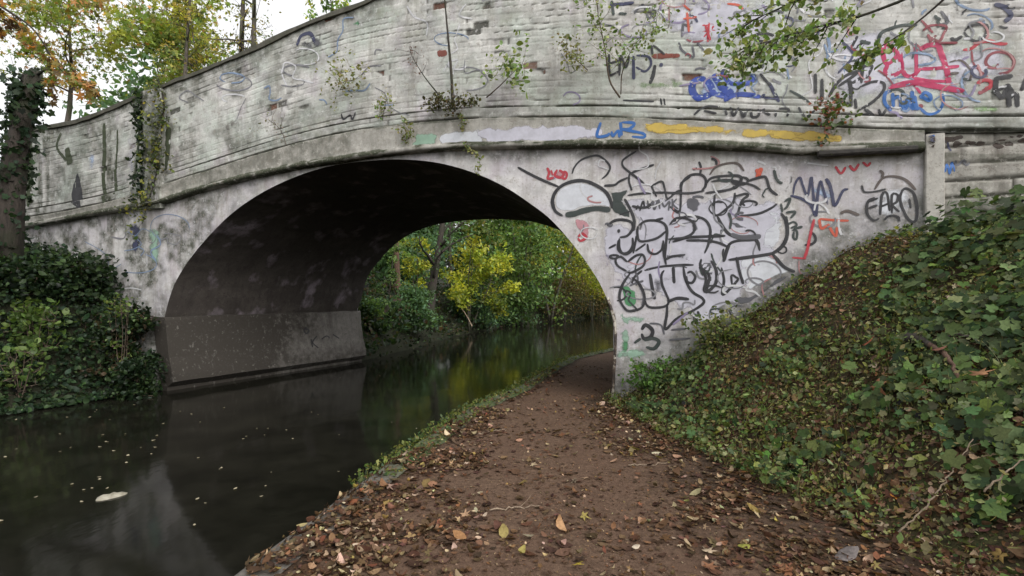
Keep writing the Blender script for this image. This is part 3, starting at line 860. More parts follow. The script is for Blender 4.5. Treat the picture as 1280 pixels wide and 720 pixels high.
graf('graffiti_throw_up', spandrel, 'large black outline lettering with faces and loops across the wall', [
    G('1', 'black', 3.2, [(35, 148), (100, 185), (170, 220), (250, 255), (300, 275)]),
    G('1', 'black', 2.2, [(385, 195), (400, 150), (440, 105), (500, 80), (555, 75), (605, 110), (630, 150), (610, 195), (575, 225)]),
    G('1', 'black', 2.4, [(800, 45), (740, 82), (710, 110), (715, 145), (760, 185), (800, 215), (850, 255)]),
    G('1', 'black', 2.6, [(760, 190), (830, 160), (915, 132)]), G('1', 'black', 2.4, [(755, 190), (752, 240), (770, 300)]),
    G('1', 'black', 2.6, [(590, 268), (660, 262), (690, 240), (745, 215)]),
    G('1', 'black', 2.6, [(740, 330), (830, 318), (960, 312), (1131, 315), (1240, 300)]),
    G('1', 'black', 3.2, [(722, 350), (760, 420), (785, 490), (780, 560)]),
    G('1', 'black', 2.2, [(895, 270), (960, 240), (980, 280), (1000, 350), (1060, 305), (1085, 300)]), G('1', 'black', 2.2, [(895, 270), (930, 340)]),
    G('1', 'black', 2.4, [(1088, 240), (1085, 340), (1075, 430), (1010, 400)]), G('1', 'black', 2.2, [(1150, 205), (1090, 250), (1082, 290)]),
    G('1', 'black', 2.8, [(610, 525), (660, 492), (720, 487), (768, 505), (775, 545), (740, 590), (690, 600)]), G('1', 'black', 3.4, [(688, 545), (684, 572)]),
    G('1', 'black', 2.6, [(690, 605), (690, 660), (710, 700), (750, 692), (775, 650), (775, 600)]), G('1', 'black', 2.4, [(620, 670), (670, 645)]),
    G('1', 'black', 2.8, [(810, 525), (860, 495), (930, 493), (980, 515), (996, 560), (990, 640), (982, 720), (990, 780)]),
    G('1', 'black', 2.8, [(810, 525), (805, 575), (820, 622), (880, 620), (940, 600), (990, 560)]),
    G('1', 'black', 2.6, [(870, 640), (880, 690), (920, 707), (960, 680), (972, 630)]), G('1', 'black', 3.4, [(864, 580), (872, 586)]),
    G('1', 'black', 2.6, [(1010, 522), (1050, 480), (1100, 475), (1160, 500), (1170, 560), (1110, 600), (1000, 612)]), G('1', 'black', 3.2, [(1043, 550), (1047, 562)]),
    G('1', 'black', 2.4, [(790, 690), (860, 640)]), G('1', 'black', 2.4, [(800, 590), (790, 650), (778, 705)]),
    G('2', 'black', 2.2, [(0, 332), (50, 300), (55, 380), (45, 440), (0, 420)]),
    G('2', 'black', 2.8, [(55, 300), (70, 240), (120, 200), (180, 195), (215, 222), (215, 270), (190, 300)]),
    G('2', 'black', 2.2, [(172, 110), (186, 150), (180, 195)]), G('2', 'black', 2.0, [(135, 168), (162, 150)]),
    G('2', 'brown', 2.4, [(240, 200), (280, 150), (350, 125), (420, 125), (465, 175)]),
    G('2', 'black', 2.8, [(215, 262), (250, 220), (330, 205), (430, 205), (442, 240), (400, 280), (330, 300), (210, 315)]),
    G('2', 'black', 2.4, [(250, 240), (350, 230), (440, 245), (520, 265), (570, 295)]),
    G('2', 'black', 2.6, [(480, 240), (580, 210), (607, 222), (630, 290), (680, 330)]),
    G('2', 'dgreen', 3.0, [(655, 165), (675, 230), (712, 256)]),
    G('2', 'black', 2.6, [(275, 310), (276, 456), (370, 400), (400, 360), (405, 310)]),
    G('2', 'black', 2.6, [(395, 338), (470, 320), (488, 332), (450, 365), (425, 450), (445, 462), (560, 446), (640, 410), (680, 380)]),
    G('2', 'black', 3.2, [(290, 460), (320, 520), (370, 580), (450, 605), (540, 617), (566, 690)]),
    G('2', 'black', 2.6, [(335, 725), (365, 650), (420, 622), (540, 616)]),
    G('2', 'black', 3.0, [(0, 630), (100, 602), (200, 595), (345, 590)]),
    G('2', 'black', 2.6, [(0, 500), (80, 470), (150, 465), (215, 490), (246, 550), (235, 640), (208, 705)]),
    G('2', 'black', 2.6, [(88, 620), (200, 620), (290, 632), (362, 662)]),
    G('2', 'black', 3.4, [(700, 440), (735, 500), (741, 580), (720, 640), (670, 690), (600, 712), (360, 745)]),
    G('4', 'grey', 5.0, [(320, 15), (400, 40), (550, 32)]), G('4', 'black', 3.0, [(312, 90), (265, 225)]),
    G('4', 'black', 3.0, [(365, 185), (385, 290), (415, 392)]), G('4', 'black', 3.2, [(635, 165), (720, 260), (805, 300)]),
    G('4', 'black', 2.6, [(250, 262), (270, 360), (262, 470), (370, 365), (360, 340), (327, 325), (330, 400)]),
    G('4', 'black', 2.8, [(100, 200), (95, 262), (160, 330), (140, 442), (200, 400), (206, 360)])])
graf('graffiti_tag', spandrel, 'small scribbled black letters on the white box', [
    G('1', 'black', 2.0, [(795, 425), (812, 390)]), G('1', 'black', 2.2, [(820, 432), (842, 368), (852, 412)]),
    G('1', 'grey', 2.4, [(870, 360), (880, 412), (905, 370), (915, 420), (940, 360), (950, 420)]), G('1', 'grey', 2.4, [(960, 368), (980, 402), (1012, 370), (1005, 430)]),
    G('1', 'grey', 2.0, [(1030, 350), (1030, 420)]), G('1', 'grey', 2.0, [(1060, 350), (1035, 385), (1070, 420)])])
graf('graffiti_tag', spandrel, 'black heart outline above the grey bubble letters', [
    G('3', 'black', 2.8, [(496, 188), (440, 152), (430, 115), (460, 100), (500, 132)]), G('3', 'black', 2.8, [(500, 132), (550, 95), (590, 88), (606, 120), (590, 160), (525, 195), (496, 188)]),
    G('f', '3', 'lilac', [(480, 165), (445, 125), (500, 140), (580, 100), (590, 140), (520, 185)], 0.1)])
graf('graffiti_throw_up', spandrel, 'grey bubble letters UUS outlined in black below the heart', [
    G('3', 'black', 2.8, [(520, 195), (470, 270), (453, 350), (490, 416), (530, 425), (592, 400), (602, 330), (570, 262), (524, 222)]),
    G('3', 'black', 2.6, [(600, 182), (700, 160), (830, 150), (900, 150)]), G('3', 'black', 2.6, [(590, 182), (545, 220), (525, 262)]),
    G('3', 'black', 3.4, [(635, 200), (650, 290), (665, 357)]), G('3', 'black', 2.6, [(600, 350), (620, 395), (660, 406), (730, 396), (746, 360), (710, 270), (705, 210), (722, 180)]),
    G('3', 'black', 3.2, [(775, 160), (781, 262)]), G('3', 'black', 2.8, [(835, 155), (850, 240), (890, 310), (950, 350), (956, 380), (900, 420), (800, 470), (728, 535), (736, 450), (740, 382)]),
    G('3', 'black', 3.2, [(740, 372), (800, 350), (872, 356)]), G('3', 'black', 2.6, [(858, 200), (882, 190), (907, 220), (890, 256), (860, 250), (855, 215)]),
    G('3', 'black', 2.8, [(930, 160), (972, 230), (960, 300), (985, 310), (1032, 255), (1032, 180), (1000, 120)]), G('3', 'grey', 3.2, [(560, 240), (600, 330), (590, 400)]),
    G('3', 'black', 2.4, [(445, 0), (445, 60), (490, 86), (530, 60), (540, 20)]), G('3', 'black', 2.6, [(715, 0), (725, 108), (770, 98), (850, 88)])])
graf('graffiti_tag', spandrel, 'small black doodles near the foot of the wall', [
    G('3', 'black', 4.0, [(585, 540), (610, 510), (650, 542), (640, 580), (600, 592), (585, 560)]), G('3', 'dgreen', 4.0, [(600, 602), (650, 590), (690, 610), (660, 652), (610, 642)]),
    G('3', 'dgreen', 3.0, [(540, 620), (582, 590)]), G('3', 'grey', 2.0, [(630, 500), (700, 510), (722, 570)]), G('3', 'black', 2.6, [(922, 425), (938, 480)]), G('3', 'dgreen', 4.0, [(905, 440), (912, 505)]),
    G('3', 'grey', 2.0, [(760, 540), (860, 530)]), G('3', 'grey', 2.0, [(750, 600), (880, 590)])])
graf('graffiti_tag', spandrel, 'dark greenish scribbled column of small letters', [
    G('f', '2', 'dgreen', [(560, 310), (640, 300), (690, 345), (700, 420), (640, 380), (570, 390)], 0.25),
    G('f', '2', 'dgreen', [(725, 150), (790, 150), (800, 250), (740, 330), (690, 300), (735, 240)], 0.25),
    G('2', 'dgreen', 2.4, [(720, 372), (760, 350), (740, 402), (718, 422)]), G('2', 'dgreen', 2.4, [(730, 440), (792, 436), (760, 480)]),
    G('2', 'dgreen', 2.4, [(738, 520), (782, 500), (802, 522), (760, 542)]), G('2', 'dgreen', 2.4, [(770, 552), (803, 560), (800, 612), (780, 600), (785, 560)]),
    G('2', 'dgreen', 2.4, [(780, 545), (842, 530)]), G('2', 'dgreen', 2.4, [(735, 460), (740, 520)]), G('2', 'dgreen', 2.4, [(700, 380), (710, 440)])])
graf('graffiti_tag', spandrel, 'navy zigzag tag like AMW', [
    G('f', '2', 'pblue', [(780, 230), (900, 210), (1130, 260), (1130, 430), (960, 440), (900, 400), (790, 340)], 0.6),
    G('2', 'navy', 2.6, [(778, 335), (790, 260), (822, 215), (842, 270), (872, 330), (895, 215), (905, 290), (925, 462), (936, 330), (955, 240), (977, 310), (1002, 392)]),
    G('2', 'navy', 2.6, [(760, 330), (830, 350), (890, 390), (920, 462)]), G('2', 'navy', 3.0, [(990, 220), (1020, 280), (1042, 402)]), G('2', 'navy', 2.6, [(1040, 400), (1060, 380), (1100, 300), (1135, 290)])])
graf('graffiti_tag', spandrel, 'thin red tag low on the wall near the bank', [
    G('2', 'red', 2.6, [(915, 480), (890, 580), (870, 680), (848, 740)]), G('2', 'orange', 2.6, [(945, 480), (960, 542), (1002, 520)]), G('2', 'orange', 2.4, [(945, 480), (1050, 490), (1140, 492)]),
    G('2', 'orange', 2.6, [(1000, 510), (1052, 592), (1062, 530)]), G('4', 'red', 2.0, [(780, 190), (890, 200)]), G('f', '4', 'pink', [(780, 130), (900, 150), (900, 260), (800, 250)], 0.4)])
graf('painted_patch', spandrel, 'faded red blotches under the drip bar', [
    G('f', '5', 'pink', [(95, 265), (340, 238), (400, 290), (300, 340), (150, 335)], 0.45), G('5', 'red', 2.4, [(115, 275), (150, 320), (180, 280)]), G('5', 'red', 2.4, [(200, 270), (230, 300), (260, 260)]),
    G('5', 'red', 2.4, [(280, 250), (310, 275), (330, 250)]), G('2', 'orange', 4.5, [(540, 160), (560, 190), (552, 205), (577, 150)])])
graf('graffiti_tag', spandrel, 'bold black tag EARO under a black arc', [
    G('f', '5', 'pale', [(330, 420), (420, 365), (540, 380), (600, 440), (590, 600), (400, 610), (320, 540)], 0.5),
    G('5', 'black', 2.3, [(355, 465), (312, 490), (308, 560), (345, 602), (382, 590)]), G('5', 'black', 2.2, [(315, 530), (370, 510)]), G('5', 'black', 2.0, [(310, 492), (375, 468)]),
    G('5', 'black', 2.3, [(385, 572), (396, 450), (426, 440), (442, 548)]), G('5', 'black', 2.0, [(390, 520), (437, 500)]),
    G('5', 'black', 2.3, [(456, 562), (456, 450), (490, 450), (486, 490), (460, 512), (502, 552)]),
    G('5', 'black', 2.6, [(508, 432), (540, 410), (586, 440), (606, 520), (600, 602), (560, 600), (516, 522), (505, 460), (522, 418)]), G('5', 'black', 1.6, [(560, 470), (570, 530)]),
    G('5', 'brown', 2.4, [(350, 420), (400, 350), (470, 338), (540, 360), (602, 422)]), G('5', 'black', 2.0, [(275, 390), (290, 430), (350, 430), (422, 414)]),
    G('5', 'black', 2.2, [(408, 602), (440, 575), (490, 580), (502, 610)]), G('5', 'brown', 2.6, [(145, 562), (190, 545), (262, 572)]), G('5', 'brown', 2.4, [(380, 300), (402, 320), (395, 348)])])
# --- parapet, right half
graf('painted_patch', par, 'pale lilac and white overpainting on the right half of the parapet', [
    G('f', '6', 'lilac', [(-200, 330), (-180, 100), (200, 60), (560, 180), (1056, 140), (1056, 520), (600, 640), (200, 680), (-150, 660)], 1.2),
    G('f', '8', 'lilac', [(350, -40), (900, -60), (900, 220), (520, 260), (380, 190)], 1.0),
    G('f', '7', 'pblue', [(150, 440), (330, 390), (520, 430), (560, 560), (360, 610), (150, 600)], 0.4)])
graf('graffiti_tag', par, 'thick royal blue tag with pale blue shading', [
    G('7', 'royal', 6.5, [(205, 470), (140, 480), (120, 530), (150, 582), (195, 578), (240, 550), (222, 495), (190, 480)]), G('7', 'royal', 5.0, [(220, 550), (330, 580)]),
    G('7', 'royal', 7.5, [(250, 440), (300, 520), (365, 565)]), G('7', 'royal', 5.0, [(300, 420), (340, 490), (400, 502), (470, 490), (492, 440)]), G('7', 'royal', 5.0, [(310, 605), (370, 570), (450, 565), (532, 580)])])
graf('graffiti_tag', par, 'row of small dark letters along the foot of the parapet', [
    G('7', 'black', 2.4, [(130, 690), (200, 640), (290, 640)]), G('7', 'black', 2.2, [(190, 662), (270, 680)]), G('7', 'black', 2.4, [(310, 650), (332, 690)]), G('7', 'black', 2.6, [(350, 640), (370, 692), (402, 640)]),
    G('7', 'black', 2.6, [(410, 660), (430, 700), (452, 650)]), G('7', 'black', 2.6, [(470, 650), (482, 700), (520, 690), (520, 650)]), G('7', 'black', 2.4, [(560, 650), (540, 670), (592, 690)]), G('7', 'black', 2.4, [(620, 660), (622, 702)]),
    G('7', 'black', 2.4, [(640, 650), (700, 655), (690, 700)]), G('7', 'black', 2.4, [(760, 640), (800, 700), (860, 660)]), G('7', 'black', 2.4, [(1130, 690), (1180, 680), (1160, 650), (1220, 700)]), G('7', 'black', 2.4, [(1240, 650), (1260, 690), (1290, 650)])])
graf('graffiti_tag', par, 'tall black angular letters with a leaf shaped loop', [
    G('7', 'black', 3.0, [(940, 582), (990, 500), (1050, 450), (1112, 430)]), G('7', 'black', 3.0, [(860, 440), (862, 562)]), G('7', 'black', 3.0, [(900, 470), (900, 612)]), G('7', 'black', 2.8, [(955, 590), (1062, 622)]),
    G('7', 'black', 3.0, [(1070, 480), (1076, 642)]), G('7', 'black', 2.8, [(1080, 500), (1142, 460)]), G('7', 'black', 2.8, [(1100, 590), (1106, 652)]), G('7', 'navy', 3.4, [(580, 490), (645, 612)]), G('7', 'navy', 2.8, [(530, 590), (560, 560)]), G('7', 'navy', 2.4, [(540, 580), (640, 592)]),
    G('6', 'black', 3.0, [(95, 330), (80, 500)]), G('6', 'black', 3.0, [(-60, 520), (60, 430), (125, 310)]), G('6', 'black', 2.6, [(108, 472), (145, 395), (80, 400)]), G('6', 'black', 2.6, [(75, 520), (150, 490), (212, 497), (215, 540), (150, 610), (60, 662)]), G('6', 'black', 2.6, [(0, 480), (30, 562)]), G('6', 'dgreen', 3.0, [(185, 262), (192, 210), (230, 180), (332, 150), (420, 150)]),
    G('6', 'navy', 2.4, [(-40, 240), (30, 330), (-60, 440)]), G('6', 'black', 2.4, [(60, 210), (20, 300), (110, 240)])])
graf('graffiti_tag', par, 'big magenta red looping tag with a heavy underline', [
    G('6', 'mag', 3.6, [(230, 250), (210, 310), (230, 380), (270, 360), (300, 320), (265, 290), (232, 255)]), G('6', 'mag', 3.6, [(242, 380), (225, 430), (260, 452), (310, 430), (322, 380), (300, 322)]),
    G('6', 'mag', 3.4, [(318, 310), (325, 400), (350, 450), (400, 452), (412, 400), (405, 260)]), G('6', 'dred', 2.6, [(405, 262), (450, 290), (480, 260)]), G('6', 'mag', 3.0, [(440, 405), (410, 440), (382, 460), (480, 482), (602, 486)]),
    G('6', 'mag', 4.4, [(430, 300), (480, 270), (540, 270), (562, 320), (592, 410), (616, 532)]), G('6', 'mag', 3.2, [(440, 412), (520, 410), (672, 395)]), G('6', 'mag', 5.0, [(242, 526), (320, 506), (400, 495), (500, 510), (600, 530), (702, 546)]),
    G('6', 'dred', 2.4, [(450, 182), (500, 150), (590, 155), (576, 200), (545, 246), (480, 212)]), G('6', 'dred', 2.4, [(480, 200), (502, 252)]), G('6', 'dred', 2.2, [(545, 256), (662, 256)]), G('6', 'mag', 2.4, [(400, 450), (400, 500), (440, 560)]),
    G('f', '6', 'pink', [(225, 400), (330, 390), (600, 420), (690, 545), (240, 520)], 0.5)])
graf('graffiti_tag', par, 'dull red spiral with a hooked tail', [
    G('6', 'dred', 2.6, [(905, 375), (890, 405), (850, 400), (830, 370), (850, 330), (900, 310), (960, 320), (996, 360), (985, 410), (950, 436), (900, 440)]), G('6', 'red', 3.2, [(690, 296), (740, 290), (790, 255), (850, 245), (910, 260), (962, 262)]),
    G('6', 'dred', 1.8, [(745, 300), (755, 370), (790, 420), (842, 462)]), G('6', 'red', 3.2, [(770, 500), (820, 480), (862, 492), (850, 525), (822, 526)]), G('6', 'dred', 3.2, [(850, 526), (780, 562)]), G('6', 'brown', 1.8, [(610, 370), (680, 360), (740, 420), (735, 480)]), G('6', 'brown', 2.6, [(610, 440), (670, 436)])])
graf('graffiti_tag', par, 'jagged black tag at the right edge', [
    G('6', 'black', 4.0, [(880, 470), (992, 455)]), G('6', 'black', 4.0, [(890, 460), (890, 540), (930, 582), (960, 500)]), G('6', 'black', 4.0, [(960, 500), (972, 642)]), G('6', 'black', 3.6, [(900, 540), (960, 520), (1012, 582)]), G('6', 'black', 4.0, [(970, 592), (1010, 560), (1022, 642)]), G('6', 'black', 4.0, [(1040, 545), (1090, 460), (1110, 640)]),
    G('6', 'black', 2.4, [(700, 185), (720, 220), (770, 246), (820, 220), (836, 150), (740, 150), (702, 185)]), G('6', 'black', 3.0, [(620, 220), (640, 240), (690, 215)])])
graf('graffiti_tag', par, 'bright blue handwritten tag under the magenta one', [
    G('6', 'blue', 3.2, [(257, 545), (225, 560), (222, 612), (262, 664)]), G('6', 'blue', 2.8, [(268, 555), (276, 642)]), G('6', 'blue', 2.8, [(265, 604), (310, 580), (322, 662)]), G('6', 'blue', 3.4, [(330, 600), (346, 652), (362, 590), (368, 662)]),
    G('6', 'blue', 3.2, [(386, 540), (392, 662)]), G('6', 'blue', 3.2, [(400, 570), (412, 652), (432, 640)]), G('6', 'blue', 3.0, [(430, 570), (490, 602), (492, 570), (460, 553), (438, 592)]), G('6', 'blue', 2.6, [(430, 642), (480, 682), (540, 670), (572, 620), (570, 560)])])
graf('painted_patch', par, 'lime green smears at the right end of the parapet foot', [
    G('f', '6', 'lime', [(590, 585), (750, 595), (1056, 640), (1056, 690), (640, 690)], 0.25), G('f', '7', 'lime', [(-80, 380), (120, 420), (140, 560), (-60, 600)], 0.8), G('f', '8', 'lime', [(230, 330), (480, 330), (500, 430), (240, 430)], 0.7)])
graf('painted_patch', par, 'sooty blue black smears near the top right', [
    G('f', '6', 'soot', [(590, -40), (720, -30), (695, 150), (640, 155), (600, 60)], 0.3), G('f', '6', 'navy', [(720, -20), (860, 0), (900, 90), (760, 80)], 0.5), G('6', 'navy', 4.0, [(880, 20), (940, 40), (980, 90), (940, 130)]), G('f', '6', 'dred', [(1030, 20), (1080, 10), (1080, 120), (1040, 110)], 0.3), G('6', 'grey', 3.0, [(560, 60), (600, 130), (540, 150)])])
graf('graffiti_tag', par, 'light red scribbles high on the parapet', [
    G('7', 'orange', 2.6, [(90, 70), (102, 192)]), G('7', 'orange', 2.2, [(65, 112), (152, 100)]), G('7', 'red', 2.4, [(200, 150), (232, 242)]), G('7', 'red', 2.2, [(178, 190), (262, 180)]), G('7', 'red', 2.4, [(222, 130), (215, 252)]), G('7', 'red', 2.0, [(180, 150), (250, 150), (190, 220)]),
    G('7', 'grey', 2.4, [(40, 250), (60, 300), (110, 332), (132, 338), (120, 262)]), G('7', 'grey', 2.4, [(150, 250), (192, 302)]), G('7', 'orange', 2.4, [(330, 20), (400, 30), (430, 60)]), G('7', 'orange', 2.2, [(60, 20), (110, 60)])])
graf('graffiti_tag', par, 'black capital tag EMO with a dripping i', [
    G('8', 'black', 2.8, [(148, 240), (150, 342)]), G('8', 'black', 2.6, [(130, 292), (192, 270)]), G('8', 'black', 2.6, [(150, 340), (196, 318)]), G('8', 'black', 2.8, [(195, 342), (200, 250), (224, 302), (240, 250)]),
    G('8', 'navy', 3.6, [(260, 358), (258, 250)]), G('8', 'navy', 3.0, [(268, 300), (310, 320), (337, 290), (326, 255), (270, 248)]), G('8', 'black', 4.0, [(356, 290), (346, 340), (332, 377)]), G('8', 'navy', 4.0, [(386, 280), (380, 302)]), G('8', 'black', 2.8, [(338, 200), (345, 245)]), G('8', 'black', 2.4, [(345, 200), (400, 245)])])
graf('painted_patch', par, 'bare red brick where the paint has gone', [G('f', '8', 'brick', [(345, 240), (462, 234), (464, 262), (350, 264)], 0.04), G('f', 'L', 'brick', [(742, 225), (785, 220), (788, 250), (748, 258)], 0.05), G('f', '7', 'brick', [(0, 315), (22, 320), (22, 350), (0, 350)], 0.05)])
graf('graffiti_tag', par, 'blue green scribble at the very top of the parapet', [G('8', 'navy', 3.4, [(150, 22), (262, 10)]), G('8', 'dgreen', 3.0, [(160, 0), (170, 70)]), G('8', 'grey', 2.6, [(260, 60), (300, 20), (330, 80), (360, 20)]), G('8', 'dgreen', 2.6, [(190, 60), (230, 60)]), G('8', 'black', 2.2, [(210, 450), (352, 455)]), G('8', 'black', 2.0, [(380, 440), (386, 472)]), G('8', 'black', 2.0, [(395, 440), (401, 472)])])
# --- parapet, left half
graf('painted_patch', par, 'smeared dark blue and grey paint high on the left of the parapet', [
    G('L', 'navy', 5.0, [(110, 205), (130, 160), (170, 150), (192, 190)]), G('f', 'L', 'grey', [(100, 180), (180, 140), (250, 170), (240, 230), (120, 235)], 0.5), G('f', 'L', 'pblue', [(260, 150), (420, 80), (440, 220), (290, 240)], 1.8), G('f', 'L', 'green', [(330, 90), (400, 70), (410, 130), (350, 140)], 0.4), G('f', 'L', 'mauve', [(880, -20), (1000, -30), (1010, 20), (900, 30)], 0.4),
    G('f', 'F', 'brown', [(262, 150), (300, 130), (310, 160), (280, 180)], 1.4)])
graf('graffiti_tag', par, 'tiny black mark low on the left of the parapet', [G('L', 'black', 2.4, [(310, 510), (320, 535), (350, 518), (360, 536), (376, 505)])])
graf('painted_patch', par, 'dark upright hole like patch on the far left of the wall', [G('f', 'M', 'black', [(405, 362), (430, 420), (428, 545), (404, 552), (376, 510), (380, 440)], 0.1)])
graf('painted_patch', par, 'pale blue grey panel of paint on the far left', [G('f', 'M', 'pblue', [(415, 215), (540, 190), (560, 380), (430, 400)], 1.6), G('f', 'M', 'lilac', [(620, 160), (740, 130), (750, 440), (640, 480)], 1.6)])
graf('moss_streak', par, 'dark green moss streaks running down the far left of the wall', [
    G('M', 'moss', 9.0, [(548, 95), (550, 250), (545, 400), (545, 540)]), G('M', 'moss', 4.0, [(620, 130), (615, 260), (608, 380)]), G('M', 'moss', 7.0, [(605, 340), (602, 480)]), G('M', 'moss', 5.0, [(738, 120), (725, 260), (712, 380)]), G('M', 'moss', 8.0, [(800, 100), (790, 200), (790, 330)]),
    G('M', 'moss', 12.0, [(890, 120), (885, 220), (870, 350)]), G('M', 'moss', 16.0, [(150, 160), (155, 300), (150, 540)]), G('M', 'moss', 14.0, [(350, 230), (370, 320)]), G('M', 'moss', 4.0, [(840, 120), (835, 300)]), G('M', 'moss', 6.0, [(320, 150), (300, 230), (350, 300)])])
# --- string course
graf('graffiti_tag', sc_o, 'blue capital tag LNB on the band', [
    G('8', 'blue', 3.0, [(112, 550), (95, 612), (140, 610), (152, 598)]), G('8', 'blue', 3.0, [(160, 590), (166, 612), (190, 588), (196, 620)]), G('8', 'blue', 3.0, [(200, 545), (206, 612)]), G('8', 'blue', 3.0, [(205, 550), (262, 555), (240, 580), (210, 582), (300, 600), (305, 618), (250, 614)])])
graf('painted_patch', sc_o, 'long yellow patch on the band', [
    G('f', 'F', 'yellow', [(800, 148), (850, 151), (950, 156), (1050, 163), (1052, 182), (1000, 182), (900, 172), (850, 167), (806, 170)], 0.17), G('f', 'F', 'yellow', [(965, 158), (1050, 163), (1052, 182), (1000, 182), (960, 174)], 0.14), G('f', 'F', 'yellow', [(802, 150), (850, 153), (880, 166), (820, 168)], 0.08), G('f', 'F', 'lime', [(890, 160), (960, 158), (960, 170), (900, 168)], 0.3)])
graf('painted_patch', sc_o, 'white and pale green overpainted lengths of the band', [
    G('f', 'L', 'mint', [(640, 590), (760, 580), (750, 652), (620, 680)], 0.2), G('f', 'L', 'pale', [(755, 598), (940, 575), (940, 655), (760, 660)], 0.15), G('f', 'F', 'lilac', [(600, 158), (740, 152), (740, 178), (610, 182)], 0.2)])
# --- older, overpainted scribbles that only just show
def ghosts(parent, label, n, x0, x1, y0, y1, cols):
    p = Paint(); small = 'black' in cols
    for i in range(n):
        x = random.uniform(x0, x1); y = random.uniform(y0, y1); pts = []
        k = random.randint(3, 6); w_ = random.uniform(4, 10) if small else random.uniform(8, 22); a = random.uniform(0, 6.28)
        mode = random.random()
        if mode < 0.35:                       # loop or arc
            a1 = random.uniform(2.5, 7.5); m_ = random.randint(6, 9); e_ = random.uniform(0.5, 1.3)
            for j in range(m_):
                b_ = a + a1 * j / m_; pts.append((x + w_ * math.cos(b_) * (1 + 0.06 * j), y + e_ * w_ * math.sin(b_) * 0.8))
        elif mode < 0.6:                      # short straight flick
            L_ = random.uniform(8, 30); pts = [(x, y), (x + 0.5 * L_ * math.cos(a) + random.uniform(-3, 3), y + 0.5 * L_ * math.sin(a)), (x + L_ * math.cos(a), y + L_ * math.sin(a))]
        else:
            px_, py_ = x, y
            for j in range(k):
                pts.append((px_, py_)); a += random.uniform(-1.9, 1.9); px_ += w_ * 0.8 * math.cos(a); py_ += w_ * 0.8 * math.sin(a)
        q = [px2face(*t) for t in pts]
        if any(z > float(z_top(s)) - 0.06 for s, z in q): continue
        if any((1062 < t[0] < 1150 and t[1] > 190) or (745 < t[0] < 835 and 50 < t[1] < 112) for t in pts): continue
        if any(S_L - 0.05 < s < S_R + 0.1 and z < float(arch_lo(np.array(s))) + 0.12 for s, z in q): continue
        p.stroke('F', random.choice(cols), random.uniform(1.3, 3.0), pts)
    return tag(p.build('faded_graffiti', parent, label), kind='stuff')
PAINT['fgrey'] = mat_paint('faded_grey_spray', (0.22, 0.22, 0.24), 0.74)
PAINT['fwhite'] = mat_paint('faded_white_spray', (0.66, 0.66, 0.68), 0.66)
PAINT['fviolet'] = mat_paint('faded_violet_spray', (0.27, 0.23, 0.36), 0.74)
PAINT['fred'] = mat_paint('faded_red_spray', (0.45, 0.22, 0.22), 0.74)
PAINT['fblue'] = mat_paint('faded_blue_spray', (0.20, 0.28, 0.42), 0.74)
ghosts(par, 'faint remains of older scribbles on the right half of the parapet', 90, 700, 1270, -10, 130, ['fgrey', 'fwhite', 'fviolet', 'fred', 'fgrey', 'fblue'])
ghosts(par, 'faint remains of older scribbles on the left half of the parapet', 34, 230, 690, 20, 150, ['fgrey', 'fwhite', 'fwhite', 'fblue'])
ghosts(spandrel, 'faint remains of older scribbles behind the black throw-up', 80, 690, 1120, 200, 400, ['fgrey', 'fwhite', 'fwhite', 'fviolet', 'fgrey', 'fred'])
ghosts(spandrel, 'small black and grey scribbles filling the gaps of the throw-up', 46, 760, 1010, 205, 395, ['black', 'grey', 'dgreen'])
ghosts(par, 'dark small scribbles along the right half of the parapet', 40, 830, 1270, 0, 140, ['black', 'navy', 'grey', 'dgreen', 'dred'])
ghosts(spandrel, 'faint greenish scribbles on the left pier', 14, 150, 215, 270, 380, ['fgrey', 'fwhite', 'fblue'])
graf('painted_patch', spandrel, 'streaky blue and green paint on the left pier', [G('f', 'F', 'navy', [(158, 280), (178, 280), (176, 320), (164, 325)], 0.5), G('f', 'F', 'mint', [(176, 285), (206, 280), (204, 340), (190, 360)], 0.7)])
# --- small marks on the plinth
PLN = [o for o in bridge.children if o.name.startswith('abutment_plinth')][0]
pA = pl(0.5, S_L + 0.075, arch_b[0, 0] + 0.075, zt_f - 0.2, zt_b - 0.2); pB = pl(0.9, S_L + 0.075, arch_b[0, 0] + 0.075, zt_f - 0.2, zt_b - 0.2); pC = pl(0.5, S_L + 0.09, arch_b[0, 0] + 0.09, zt_f - 0.35, zt_b - 0.35)
pN = np.cross(pB - pA, pC - pA); pN /= np.linalg.norm(pN)
if pN[0] < 0: pN = -pN
def plinth_pt(px, py, off):
    d = np.array([(px - 640) / F, 1.0, -(py - YH) / F]); o_ = np.array([0, 0, CAMZ])
    t_ = np.dot(pA + pN * off - o_, pN) / np.dot(d, pN)
    return o_ + d * t_
def plinth_tag(label, strokes):
    V, Fc, sf, n0 = [], [], [], 0
    for w_, pts in strokes:
        d = catmull(np.array(pts, float), 1.2); T = np.gradient(d, axis=0); T /= np.linalg.norm(T, axis=1, keepdims=True) + 1e-9
        Nn = np.stack([-T[:, 1], T[:, 0]], 1); m = len(d)
        for a in (-1, 0, 1):
            for q_ in d + Nn * (a * w_ * 0.5): V.append(plinth_pt(q_[0], q_[1], 0.03))
            sf += [1 - abs(a)] * m
        for j in range(2):
            Fc += [(n0 + j * m + i, n0 + j * m + i + 1, n0 + (j + 1) * m + i + 1, n0 + (j + 1) * m + i) for i in range(m - 1)]
        n0 += 3 * m
    tag(mesh_np('graffiti_tag', np.array(V), Fc, PAINT['black'], PLN, BO, True, attrs={'soft': sf}), label)
